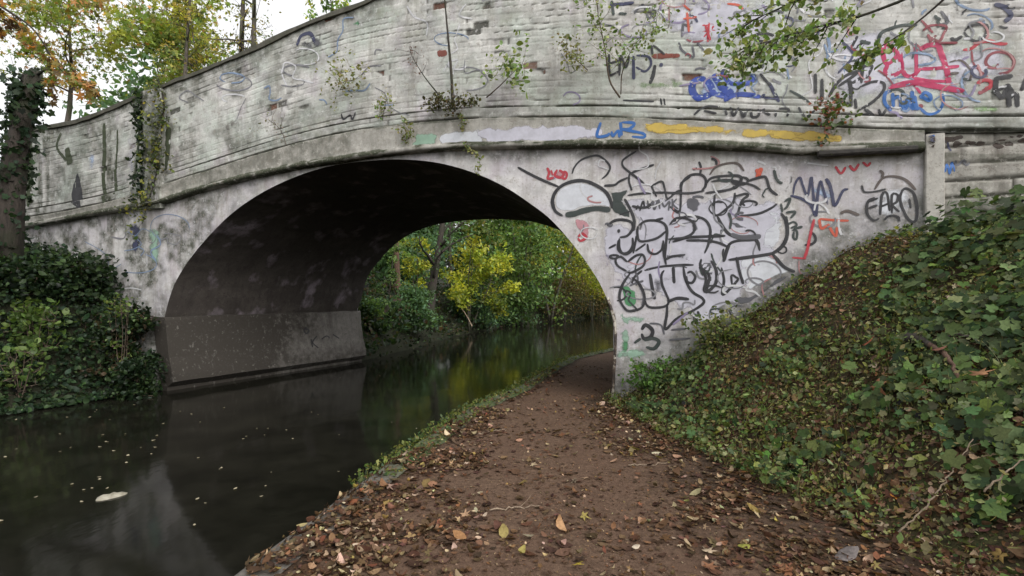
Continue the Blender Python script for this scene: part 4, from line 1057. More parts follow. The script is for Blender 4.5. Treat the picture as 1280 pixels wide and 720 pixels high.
plinth_tag('small black letters sprayed on the concrete plinth', [(2.6, [(381, 410), (386, 413), (383, 417), (380, 413), (383, 409)]), (2.4, [(389, 424), (391, 436)]), (2.4, [(396, 420), (391, 428), (398, 435)]), (2.2, [(402, 424), (408, 420), (412, 422)]), (2.2, [(416, 418), (424, 423)])])
# --- wing wall
WW = [o for o in bridge.children if o.name.startswith('wing_wall')][0]
pk_ = []
for i in range(24):
    x_, y_ = random.uniform(700, 1290), random.uniform(88, 160); rx_, ry_ = random.uniform(30, 70), random.uniform(16, 34)
    pk_.append(('f', '5', 'soot', [(x_ + rx_ * math.cos(a) * random.uniform(0.6, 1.2), y_ + ry_ * math.sin(a) * random.uniform(0.6, 1.2)) for a in np.linspace(0, 5.6, 8)], 0.06))
graf('peeling_paint', WW, 'dark bare patches where the paint peels along the top course of the wing wall', pk_)['kind'] = 'stuff'
graf('graffiti_tag', WW, 'faint blue and grey scribbles on the wing wall', [
    G('5', 'navy', 2.0, [(670, 102), (740, 90), (692, 122), (782, 126)]), G('5', 'blue', 1.6, [(700, 90), (742, 112)]), G('5', 'blue', 1.5, [(760, 250), (772, 312), (790, 262), (802, 322), (820, 252), (832, 312)]),
    G('5', 'grey', 2.0, [(840, 240), (850, 272), (890, 240), (892, 272)]), G('5', 'grey', 2.0, [(902, 240), (902, 272), (932, 250)]), G('5', 'navy', 1.6, [(790, 130), (812, 190)])])
# ---------------------------------------------------------------- ground sheet
def axis(parts):
    out = []
    for a, b, st in parts: out.append(np.arange(a, b, st))
    return np.concatenate(out + [[parts[-1][1]]])
GX = axis([(-160, -40, 12), (-40, -14, 1.3), (-14, -8.9, 0.25), (-8.9, -6, 0.12), (-6, -2.2, 0.25), (-2.2, 4.2, 0.05), (4.2, 8, 0.12), (8, 20, 0.6), (20, 60, 2.5), (60, 160, 12)])
GY = axis([(-60, -12, 6), (-12, 1.0, 0.6), (1.0, 9, 0.05), (9, 16, 0.14), (16, 30, 0.5), (30, 60, 1.5), (60, 180, 12)])
X, Y = np.meshgrid(GX, GY, indexing='ij')
Z = ground(X, Y)
V = np.stack([X.ravel(), Y.ravel(), Z.ravel()], 1)
t = (X - xf(Y)).ravel(); r = (X - xr(Y)).ravel()
bankm = sstep(-0.05, 0.5, t + 0.5 * (fbm(X.ravel() * 2, Y.ravel() * 2, 101) - 0.5))
leftm = (X < xl(Y) + 0.4).ravel().astype(float)
litter = np.maximum(sstep(0.62, 1.0, (r / np.maximum(xf(Y) - xr(Y), 0.5).ravel()) + 0.35 * (fbm(X.ravel() * 2.4, Y.ravel() * 2.4, 103) - 0.5)), 1 - sstep(0.12, 0.42, r + 0.3 * (fbm(X.ravel() * 2, Y.ravel() * 2, 104) - 0.5)))
m_gr, nt, b = new_mat('ground_soil')
p = geo_pos(nt)
n1 = noise(nt, p, 2.2, 6, 0.65); n2 = noise(nt, p, 26, 6, 0.75); n3 = noise(nt, p, 90, 4, 0.7)
dirt = mixc(nt, ramp(nt, [(0.36, 0), (0.64, 1)], n2), (0.076, 0.046, 0.030), (0.165, 0.105, 0.070))
dirt = mixc(nt, ramp(nt, [(0.4, 0), (0.7, 0.7)], n1), dirt, (0.112, 0.066, 0.045))
dirt = mixc(nt, ramp(nt, [(0.63, 0), (0.7, 0.6)], n3), dirt, (0.26, 0.20, 0.15))
dirt = mixc(nt, ramp(nt, [(0.32, 0.7), (0.4, 0)], n3), dirt, (0.03, 0.022, 0.018))
soil = mixc(nt, ramp(nt, [(0.4, 0), (0.62, 1)], n2), (0.030, 0.021, 0.015), (0.075, 0.048, 0.030))
mossy = mixc(nt, ramp(nt, [(0.4, 0), (0.62, 1)], n2), (0.030, 0.032, 0.012), (0.075, 0.078, 0.028))
bankc = mixc(nt, ramp(nt, [(0.42, 0), (0.58, 1)], noise(nt, p, 1.7, 5, 0.7)), soil, mossy)
col = mixc(nt, attr(nt, 'litter'), dirt, soil)
col = mixc(nt, attr(nt, 'bank'), col, bankc)
col = mixc(nt, attr(nt, 'leftbank'), col, (0.022, 0.024, 0.014))
nt.links.new(col, b.inputs['Base Color']); b.inputs['Roughness'].default_value = 0.9; b.inputs['Specular IOR Level'].default_value = 0.2
h = mth(nt, 'ADD', n2, mth(nt, 'MULTIPLY', n3, 0.5)); bump(nt, h, b, 0.9, 0.02)
g = mesh_np('ground', V, grid_faces(len(GX), len(GY)), m_gr, None, (0, 0, 0), True, attrs={'bank': bankm, 'litter': litter, 'leftbank': leftm})
tag(g, 'brown earth towpath with leaf strewn banks rising on both sides of the canal', 'ground', kind='structure')

# ---------------------------------------------------------------- canal water
m_w, nt, b = new_mat('dark_canal_water')
b.inputs['Base Color'].default_value = (0.008, 0.008, 0.006, 1); b.inputs['Roughness'].default_value = 0.085
b.inputs['IOR'].default_value = 1.33; b.inputs['Specular IOR Level'].default_value = 0.30
p = geo_pos(nt)
nw = noise(nt, mapping(nt, p, (1, 0.6, 1)), 2.2, 3, 0.5); nw2 = noise(nt, p, 0.5, 2)
nw3 = noise(nt, mapping(nt, p, (1, 0.45, 1)), 7.0, 3, 0.55)
bump(nt, mth(nt, 'ADD', mth(nt, 'ADD', mth(nt, 'MULTIPLY', nw, 0.4), nw2), mth(nt, 'MULTIPLY', nw3, 0.16)), b, 0.12, 0.06)
film = noise(nt, p, 1.1, 5, 0.7)
nt.links.new(ramp(nt, [(0.40, (0.007, 0.007, 0.005)), (0.72, (0.017, 0.0165, 0.012))], film), b.inputs['Base Color'])
ys = np.concatenate([np.arange(-60, 0, 5), np.arange(0, 16, 0.5), np.arange(16, 200, 4)])
V = []
for y in ys: V += [(float(xl(y)) - 0.5, y, 0.0), (float(xr(y)) - 0.02, y, 0.0)]
wtr = mesh_np('canal_water', V, grid_faces(len(ys), 2)[:, ::-1].copy(), m_w, None, (0, 0, 0), False)
tag(wtr, 'still dark brown canal water reflecting the bridge', 'water', kind='structure')

# ---------------------------------------------------------------- canal-side kerb of old concrete, mossy further along
m_k, nt, b = new_mat('mossy_kerb_concrete')
p = geo_pos(nt); n1 = noise(nt, p, 3, 6, 0.7); n2 = noise(nt, p, 30, 4, 0.7)
col = mixc(nt, ramp(nt, [(0.35, 0), (0.65, 1)], n2), (0.085, 0.076, 0.064), (0.16, 0.145, 0.125))
mo = mth(nt, 'MULTIPLY', attr(nt, 'moss'), ramp(nt, [(0.35, 0.3), (0.55, 1)], n1), True)
col = mixc(nt, mo, col, mixc(nt, ramp(nt, [(0.4, 0), (0.6, 1)], n2), (0.035, 0.055, 0.016), (0.085, 0.115, 0.032)))
nt.links.new(col, b.inputs['Base Color']); b.inputs['Roughness'].default_value = 0.9; bump(nt, n2, b, 0.6, 0.01)
ys = np.concatenate([np.arange(-8, 1.5, 0.5), np.arange(1.5, 20, 0.08)])
V = []; A = []
for y in ys:
    x = float(xr(y)); d = (float(xr(y + 0.05)) - float(xr(y - 0.05))) / 0.1; nrm = np.array([-1, d]) / math.hypot(1, d)
    jg = 0.02 * (float(fbm(y * 2.2, 0, 111)) - 0.5)
    mossv = float(sstep(4.1, 4.8, y + 0.5 * (float(fbm(y * 2, 3, 112)) - 0.5)))
    for off, z in ((-0.22, 0.362), (-0.02, 0.370 + 0.015 * mossv), (0.04, 0.34), (0.055, 0.30), (0.05, 0.1), (0.06, -0.4)):
        jz = 0.03 * mossv * (float(fbm(y * 6, off * 9, 113)) - 0.5)
        V.append((x + nrm[0] * (off + jg + jz), y + nrm[1] * (off + jg + jz), z + jz)); A.append(mossv if z > 0.05 else 0.4 * mossv)
kb = mesh_np('kerb', V, grid_faces(len(ys), 6), m_k, None, (0, 0, 0), True, attrs={'moss': A})
tag(kb, 'low concrete canal edging, bare in front and mossy green further on', 'kerb', kind='structure')

# ---------------------------------------------------------------- leaves
def T_oval(curl=0.25, n=4, w=0.36):
    """oval leaf along +Y, length 1, folded on its midrib and curled"""
    ys_ = np.linspace(0, 1, n + 1)
    L = []; Rr = []; Mi = []
    for y in ys_:
        hw = w * math.sin(math.pi * min(max(y * 0.93 + 0.035, 0), 1)) ** 0.8
        z = curl * (y - 0.5) ** 2 * 1.6
        L.append((-hw, y - 0.5, z + 0.35 * curl * hw)); Mi.append((0, y - 0.5, z - 0.04)); Rr.append((hw, y - 0.5, z + 0.35 * curl * hw))
    V_ = np.array(L + Mi + Rr); k = n + 1
    F_ = []
    for i in range(n):
        F_ += [(i, k + i, k + i + 1, i + 1), (k + i, 2 * k + i, 2 * k + i + 1, k + i + 1)]
    return V_, np.array(F_)

def T_lobed(angles, radii, fold=0.12):
    """ivy or maple shaped leaf as a fan of quads about the stem point"""
    pts = [(math.sin(math.radians(a)) * r, math.cos(math.radians(a)) * r) for a, r in zip(angles, radii)]
    V_ = [(0, 0.0, -0.03)] + [(x, y, fold * abs(x) - 0.10 * (x * x + y * y)) for x, y in pts]
    n = len(pts)
    F_ = []
    for i in range(0, n - 2, 2): F_.append((0, i + 3, i + 2, i + 1))
    V_ = np.array(V_); 
    return V_, np.array(F_)
IVY = T_lobed([-170, -140, -105, -80, -58, -30, 0, 30, 58, 80, 105, 140, 170], [0.34, 0.48, 0.52, 0.42, 0.60, 0.46, 0.74, 0.46, 0.60, 0.42, 0.52, 0.48, 0.34])
MAPLE = T_lobed([-165, -140, -112, -90, -62, -28, 0, 28, 62, 90, 112, 140, 165], [0.18, 0.34, 0.44, 0.26, 0.66, 0.26, 0.86, 0.26, 0.66, 0.26, 0.44, 0.34, 0.18], 0.18)
OVAL = T_oval(0.3, 3)
FLAT = T_oval(0.12, 2, 0.32)
CURL = T_oval(1.1, 4, 0.33)
QUAD = (np.array([(0, -0.5, 0), (0.34, -0.02, 0.06), (0, 0.5, 0), (-0.34, 0.02, 0.06)]), np.array([(0, 1, 2, 3)]))

def rot_frames(N, spin):
    """orthonormal frames with z along N (n,3)"""
    N = N / (np.linalg.norm(N, axis=1, keepdims=True) + 1e-9)
    ref = np.where(np.abs(N[:, 2:3]) < 0.9, np.array([[0, 0, 1.0]]), np.array([[1.0, 0, 0]]))
    a = np.cross(ref, N); a /= np.linalg.norm(a, axis=1, keepdims=True) + 1e-9
    b_ = np.cross(N, a)
    c, s = np.cos(spin)[:, None], np.sin(spin)[:, None]
    return a * c + b_ * s, -a * s + b_ * c, N

def leaves(P, N, size, tmpl, spin=None):
    V_, F_ = tmpl
    n = len(P)
    if spin is None: spin = RNG.uniform(0, 6.283, n)
    ax, ay, az = rot_frames(np.asarray(N, float), spin)
    size = np.broadcast_to(size, (n,))[:, None, None]
    W = P[:, None, :] + size * (V_[None, :, 0:1] * ax[:, None, :] + V_[None, :, 1:2] * ay[:, None, :] + V_[None, :, 2:3] * az[:, None, :])
    Fo = F_[None] + (np.arange(n) * len(V_))[:, None, None]
    return W.reshape(-1, 3), Fo.reshape(-1, F_.shape[1]), len(V_)

def leaf_mesh(name, groups, mat, parent=None, origin=(0, 0, 0)):
    """groups: list of (P, N, size, template, colours); all templates have quads"""
    Vs, Fs, Cs, n0 = [], [], [], 0
    for P, N, size, tm, C in groups:
        if len(P) == 0: continue
        V_, F_, k = leaves(P, N, size, tm)
        Vs.append(V_); Fs.append(F_ + n0); Cs.append(np.repeat(C, k, 0)); n0 += len(V_)
    return mesh_np(name, np.concatenate(Vs), np.concatenate(Fs), mat, parent, origin, False, col=np.concatenate(Cs))

def pal(n, cols, jitter=0.25, weights=None):
    cols = np.array(cols, float)
    k = RNG.choice(len(cols), n, p=weights)
    c = cols[k] * (1 + jitter * RNG.normal(0, 1, (n, 1))) * (1 + 0.08 * RNG.normal(0, 1, (n, 3)))
    return np.clip(c, 0.004, 0.9)

def rand_dir(n, up=0.0):
    v = RNG.normal(0, 1, (n, 3)); v[:, 2] += up
    return v / np.linalg.norm(v, axis=1, keepdims=True)

M_LEAF = mat_leaf('leaf_fresh', 0.42, 0.45, 0.35)
M_IVY = mat_leaf('leaf_ivy', 0.2, 0.55, 0.2)
M_DEAD = mat_leaf('leaf_dead', 0.15, 0.75, 0.12)
M_BARK = mat_bark('bark_grey_brown', (0.05, 0.042, 0.034), (0.13, 0.11, 0.09), (0.045, 0.055, 0.025))
M_BARKD = mat_bark('bark_dark', (0.022, 0.018, 0.015), (0.065, 0.052, 0.042), (0.03, 0.036, 0.018))
M_BARKR = mat_bark('bark_reddish', (0.07, 0.040, 0.028), (0.16, 0.095, 0.065))
M_BARKI = mat_bark('bark_green_yellow', (0.06, 0.06, 0.025), (0.14, 0.14, 0.06), (0.05, 0.07, 0.02))
M_TWIG = mat_bark('twig', (0.06, 0.042, 0.03), (0.15, 0.11, 0.08))

DEAD = [(0.085, 0.048, 0.027), (0.13, 0.075, 0.042), (0.20, 0.130, 0.075), (0.30, 0.215, 0.135), (0.06, 0.035, 0.023), (0.20, 0.092, 0.048), (0.28, 0.21, 0.07), (0.42, 0.33, 0.22)]
DW = np.array([0.19, 0.21, 0.20, 0.14, 0.11, 0.06, 0.03, 0.06])

def gnormal(x, y):
    e = 0.06
    dx = (ground(x + e, y) - ground(x - e, y)) / (2 * e); dy = (ground(x, y + e) - ground(x, y - e)) / (2 * e)
    dx = np.clip(dx, -1.5, 1.5); dy = np.clip(dy, -1.5, 1.5)
    n = np.stack([-dx, -dy, np.ones_like(dx)], 1)
    return n / np.linalg.norm(n, axis=1, keepdims=True)

def scatter(n, x0, x1, y0, y1, dens, ybias=0.0):
    """rejection sampled points; more of them close to the camera"""
    out = []
    tot = 0
    while tot < n:
        x = RNG.uniform(x0, x1, n); y = y0 + (y1 - y0) * RNG.uniform(0, 1, n) ** (1 + ybias)
        k = RNG.uniform(0, 1, n) < dens(x, y)
        out.append(np.stack([x[k], y[k]], 1)); tot += k.sum()
        if len(out) > 60: break
    return np.concatenate(out)[:n]

def in_bridge(x, y):
    """points that would lie inside the masonry to the right of the towpath arch"""
    yf_ = FA[1] + FD[1] / FD[0] * (x - FA[0])
    return y > yf_ - 0.02

def litter_d(x, y):
    wpath = np.maximum(xf(y) - xr(y), 0.5)
    u = (x - xr(y)) / wpath
    d = 0.10 + 1.0 * sstep(0.60, 0.95, u + 0.3 * (fbm(x * 2.4, y * 2.4, 103) - 0.5)) + 0.85 * (1 - sstep(0.12, 0.36, u + 0.2 * (fbm(x * 3, y * 3, 104) - 0.5)))
    d = d * (0.25 + 0.9 * sstep(0.36, 0.6, fbm(x * 3.1, y * 3.1, 106)))
    d = d * (1 - 0.75 * sstep(0.3, 1.6, x - xf(y)))
    d = d * np.where(y > 6.9, 0.3, 1.0)
    ok = (x > xr(y) + 0.005) & ~((x > xf(y) - 0.2) & in_bridge(x, y))
    return np.where(ok, d, 0)

Q1 = scatter(34000, -2.0, 4.2, 1.7, 11.0, litter_d, 0.6)
x, y = Q1[:, 0], Q1[:, 1]
flat_ = RNG.uniform(0, 1, len(x)) < 0.60
N = gnormal(x, y) + np.where(flat_, 0.14, 0.42)[:, None] * RNG.normal(0, 1, (len(x), 3)); N[:, 2] = np.abs(N[:, 2]) + 0.15
P = np.stack([x, y, ground(x, y) + np.where(flat_, RNG.uniform(0.002, 0.010, len(x)), RNG.uniform(0.008, 0.026, len(x))) + 0.022 * (x - xr(y) < 0.26)], 1)
k = RNG.uniform(0, 1, len(x))
sz = np.clip(RNG.lognormal(math.log(0.031), 0.5, len(x)), 0.010, 0.10)
C = np.where(flat_[:, None], pal(len(x), DEAD[:2] + DEAD[4:5] + [(0.10, 0.060, 0.04)], 0.3), pal(len(x), DEAD, 0.25, DW))
k = np.where(flat_, k * 0.8 % 1.0, k); gb = (k >= 0.45) & (k < 0.62) & ~flat_; ga = (k < 0.62) & ~gb; gc = k >= 0.62
lit = leaf_mesh('leaf_litter', [(P[ga], N[ga], sz[ga] * 1.0, OVAL, C[ga]), (P[gb], N[gb], sz[gb] * 1.05, CURL, C[gb]), (P[gc], N[gc], sz[gc] * 0.95, MAPLE, C[gc])], M_DEAD)
tag(lit, 'brown and tan fallen leaves strewn thickly along both edges of the towpath', 'leaf litter', kind='stuff')
# small broken bits and grit on the trodden path
Q2 = scatter(16000, -2.0, 3.2, 1.7, 13.0, lambda x, y: np.where((x > xr(y)) & (x < xf(y) + 0.2) & ~((x > xf(y) - 0.25) & in_bridge(x, y)), 0.3 + 0.7 * sstep(0.4, 0.6, fbm(x * 1.8, y * 1.8, 121)), 0), 0.7)
x, y = Q2[:, 0], Q2[:, 1]
P = np.stack([x, y, ground(x, y) + RNG.uniform(0.001, 0.008, len(x))], 1)
N = np.array([[0, 0, 1.0]]) + 0.35 * RNG.normal(0, 1, (len(x), 3)); N[:, 2] = np.abs(N[:, 2]) + 0.2
bits = leaf_mesh('leaf_fragments', [(P, N, np.clip(RNG.lognormal(math.log(0.012), 0.4, len(x)), 0.005, 0.03), QUAD, pal(len(x), DEAD[:6], 0.3, np.array([0.27, 0.25, 0.18, 0.07, 0.18, 0.05])))], M_DEAD)
tag(bits, 'small broken leaf pieces trodden into the brown towpath', 'leaf fragments', kind='stuff')

# right bank: litter, low olive growth, ivy
def bank_d(x, y):
    ok = (x > xf(y) - 0.1) & ~in_bridge(x, y)
    return np.where(ok, 1.0, 0.0)
Q3 = scatter(7200, 1.2, 7.5, 1.8, 8.2, lambda x, y: bank_d(x, y) * (0.12 + 0.88 * sstep(0.44, 0.6, fbm(x * 1.6, y * 1.6, 131))), 0.2)
x, y = Q3[:, 0], Q3[:, 1]
N = gnormal(x, y) + 0.45 * RNG.normal(0, 1, (len(x), 3)); P = np.stack([x, y, ground(x, y) + RNG.uniform(0.005, 0.05, len(x))], 1)
sz = np.clip(RNG.lognormal(math.log(0.045), 0.35, len(x)), 0.015, 0.11); k = RNG.uniform(0, 1, len(x)) < 0.6
C = pal(len(x), DEAD, 0.25, DW)
bl = leaf_mesh('bank_leaf_litter', [(P[k], N[k], sz[k], OVAL, C[k]), (P[~k], N[~k], sz[~k], MAPLE, C[~k])], M_DEAD)
tag(bl, 'dead brown leaves lying among the ivy on the right bank', 'leaf litter', kind='stuff')

OLIVE = [(0.17, 0.19, 0.055), (0.12, 0.165, 0.045), (0.23, 0.235, 0.085), (0.085, 0.135, 0.04), (0.30, 0.29, 0.14), (0.15, 0.19, 0.06)]
Q4 = scatter(30000, 1.2, 8.0, 2.5, 8.2, lambda x, y: bank_d(x, y) * (0.3 + 0.7 * sstep(0.36, 0.52, fbm(x * 1.3, y * 1.3, 141))) * (0.35 + 0.65 * sstep(2.5, 4.6, y)), 0.0)
x, y = Q4[:, 0], Q4[:, 1]
N = gnormal(x, y) + 0.9 * RNG.normal(0, 1, (len(x), 3)); P = np.stack([x, y, ground(x, y) + 0.01 + 0.16 * RNG.uniform(0, 1, len(x)) ** 1.5 * (0.4 + fbm(x * 3, y * 3, 142))], 1)
ol = leaf_mesh('low_ground_cover', [(P, N, np.clip(RNG.lognormal(math.log(0.026), 0.5, len(x)), 0.010, 0.08), FLAT, pal(len(x), OLIVE, 0.35))], M_LEAF)
tag(ol, 'low olive green small leaved ground cover on the upper right bank', 'ground cover', kind='stuff')

IVYC = [(0.040, 0.075, 0.026), (0.056, 0.098, 0.032), (0.026, 0.050, 0.018), (0.085, 0.130, 0.042), (0.13, 0.17, 0.07), (0.075, 0.12, 0.025), (0.045, 0.058, 0.02), (0.10, 0.13, 0.05)]
def ivy_d(x, y):
    reg = sstep(-0.25, 0.35, x - np.interp(y, [1.5, 2.9, 3.4, 4.2, 5.0, 5.6, 6.4, 7.0], [2.6, 2.85, 2.9, 3.05, 3.5, 4.4, 5.5, 6.2]))
    m = sstep(0.42, 0.54, fbm(x * 1.7 + 3, y * 1.7, 151) + 0.40 * reg - 0.22 - 0.10 * sstep(4.8, 6.0, y))
    edge = sstep(0.12, 0.5, x - xf(y) + 0.5 * (fbm(x * 2.2, y * 2.2, 152) - 0.5))
    return bank_d(x, y) * m * edge
Q5 = scatter(11000, 1.6, 7.2, 1.6, 7.6, ivy_d, 0.25)
x, y = Q5[:, 0], Q5[:, 1]
hgt = 0.03 + 0.34 * RNG.uniform(0, 1, len(x)) * (0.25 + 1.1 * sstep(0.4, 0.7, fbm(x * 2.1, y * 2.1, 153)))
N = gnormal(x, y) * 1.1 + np.array([[-0.3, -0.45, 0.15]]) + 0.45 * RNG.normal(0, 1, (len(x), 3)); P = np.stack([x, y, ground(x, y) + hgt], 1)
iv = leaf_mesh('bank_ivy', [(P, N, np.clip(RNG.lognormal(math.log(0.060), 0.42, len(x)), 0.022, 0.135), IVY, pal(len(x), IVYC, 0.32))], M_IVY)
tag(iv, 'dark green lobed ivy spreading over the right bank', 'ivy', kind='stuff')

# creeping small ivy and bramble patches over the middle of the bank
Q9 = scatter(5600, 1.5, 7.5, 2.4, 7.8, lambda x, y: bank_d(x, y) * sstep(0.50, 0.58, fbm(x * 1.9 + 7, y * 1.9, 155)), 0.0)
x, y = Q9[:, 0], Q9[:, 1]
N = gnormal(x, y) + 0.55 * RNG.normal(0, 1, (len(x), 3)) + np.array([[-0.2, -0.3, 0]]); P = np.stack([x, y, ground(x, y) + 0.02 + 0.16 * RNG.uniform(0, 1, len(x))], 1)
k = RNG.uniform(0, 1, len(x)) < 0.5; C = pal(len(x), IVYC + [(0.12, 0.18, 0.05), (0.16, 0.2, 0.07)], 0.3); sz = np.clip(RNG.lognormal(math.log(0.042), 0.4, len(x)), 0.018, 0.09)
cr = leaf_mesh('bank_brambles', [(P[k], N[k], sz[k], IVY, C[k]), (P[~k], N[~k], sz[~k], OVAL, C[~k])], M_IVY)
tag(cr, 'patches of small leaved green creepers across the middle of the right bank', 'creepers', kind='stuff')
# thin stems, grass blades and dry stalks that break up the bank
def blades(n, x0, x1, y0, y1, dens, L, cols, name, label, w_=0.0035, lean=0.9):
    Q = scatter(n, x0, x1, y0, y1, dens, 0.0); n = len(Q)
    x, y = Q[:, 0], Q[:, 1]; z = ground(x, y)
    az = RNG.uniform(0, 6.283, n); ln = L * RNG.lognormal(0, 0.4, n); b_ = lean * RNG.uniform(0.1, 1, n)
    base_ = np.stack([x, y, z], 1); hd = np.stack([np.cos(az), np.sin(az), 0 * az], 1); sd = np.stack([-np.sin(az), np.cos(az), 0 * az], 1)
    V = []
    for k_, tt_ in enumerate((0, 0.4, 0.75, 1.0)):
        c = base_ + hd * (ln * b_ * tt_ ** 1.6)[:, None] + np.array([0, 0, 1.0]) * (ln * (tt_ - 0.45 * b_ * tt_ ** 2))[:, None]
        wk = w_ * (1 - 0.8 * tt_)
        V += [c - sd * wk, c + sd * wk]
    V = np.stack(V, 1).reshape(-1, 3)
    F_ = np.array([(0, 1, 3, 2), (2, 3, 5, 4), (4, 5, 7, 6)]); Fo = (F_[None] + (np.arange(n) * 8)[:, None, None]).reshape(-1, 4)
    o = mesh_np(name, V, Fo, M_LEAF, None, (0, 0, 0), False, col=np.repeat(pal(n, cols, 0.3), 8, 0))
    return tag(o, label, 'grass', kind='stuff')
blades(5200, 1.2, 8.0, 2.2, 8.2, lambda x, y: bank_d(x, y) * (0.15 + 0.85 * sstep(0.42, 0.6, fbm(x * 1.2, y * 1.2, 191))), 0.11, [(0.11, 0.13, 0.04), (0.16, 0.15, 0.06), (0.22, 0.18, 0.10), (0.07, 0.09, 0.03)], 'bank_grass', 'thin grass blades and dry stalks scattered over the right bank')

# left bank: dense dark ivy and bramble
LB = [(0.018, 0.037, 0.015), (0.027, 0.050, 0.018), (0.012, 0.024, 0.011), (0.045, 0.075, 0.028), (0.022, 0.040, 0.022)]
def lb_d(x, y):
    u = xl(y) - x
    yf_ = FA[1] + FD[1] / FD[0] * (x - FA[0])
    return np.where((u > -0.15) & (y < yf_ + 0.05), 1.0, 0.0)
Q6 = scatter(26000, -13.0, -6.6, 5.0, 12.4, lb_d)
x, y = Q6[:, 0], Q6[:, 1]
u = xl(y) - x
lump = sstep(0.3, 0.75, fbm(x * 1.1, y * 1.1, 161))
hgt = (0.05 + RNG.uniform(0, 1, len(x)) ** 0.7 * (0.12 + 0.5 * lump)) * sstep(-0.15, 0.6, u) + 0.02
N = rand_dir(len(x), 0.6) + np.array([[0.4, -0.4, 0.2]])
P = np.stack([x + 0.12 * hgt, y - 0.15 * hgt, np.maximum(ground(x, y), 0.03) + hgt], 1)
lb = leaf_mesh('bank_undergrowth', [(P, N, np.clip(RNG.lognormal(math.log(0.075), 0.35, len(x)), 0.03, 0.17), OVAL, pal(len(x), LB, 0.3))], M_IVY)
tag(lb, 'dense dark green bramble and ivy over the left bank', 'undergrowth', kind='stuff')

# banks beyond the bridge
def far_d(x, y):
    l = (x < xl(y) + 0.35) & (x > xl(y) - 9) & (y > 14.9 - 0.319 * (x + 4.28))
    rr = (x > xf(y)) & (x < xf(y) + 7)
    rr = rr & (y > 15.5 - 0.32 * (x - 3))
    return np.where(l | rr, 1.0, 0.0)
Q7 = scatter(26000, -16, 36, 14.5, 60, far_d, 0.6)
x, y = Q7[:, 0], Q7[:, 1]
hgt = RNG.uniform(0, 1, len(x)) * (0.3 + 1.1 * sstep(0.35, 0.7, fbm(x * 0.5, y * 0.5, 171)))
P = np.stack([x, y, np.maximum(ground(x, y), 0.02) + hgt + 0.05], 1)
fb = leaf_mesh('far_bank_undergrowth', [(P, rand_dir(len(x), 0.7), np.clip(RNG.lognormal(math.log(0.14), 0.3, len(x)), 0.06, 0.3), FLAT, pal(len(x), LB + [(0.06, 0.07, 0.03), (0.09, 0.06, 0.035)], 0.3))], M_LEAF)
tag(fb, 'tangled green undergrowth along the canal beyond the arch', 'undergrowth', kind='stuff')
# ---------------------------------------------------------------- trees and plants
def limb(p, d, L, n, wob, droop=0.0):
    """a wandering branch line"""
    pts = [np.array(p, float)]; d = np.array(d, float); d /= np.linalg.norm(d)
    for i in range(n):
        d = d + wob * RNG.normal(0, 1, 3) + np.array([0, 0, -droop]); d /= np.linalg.norm(d)
        pts.append(pts[-1] + d * L / n)
    return pts

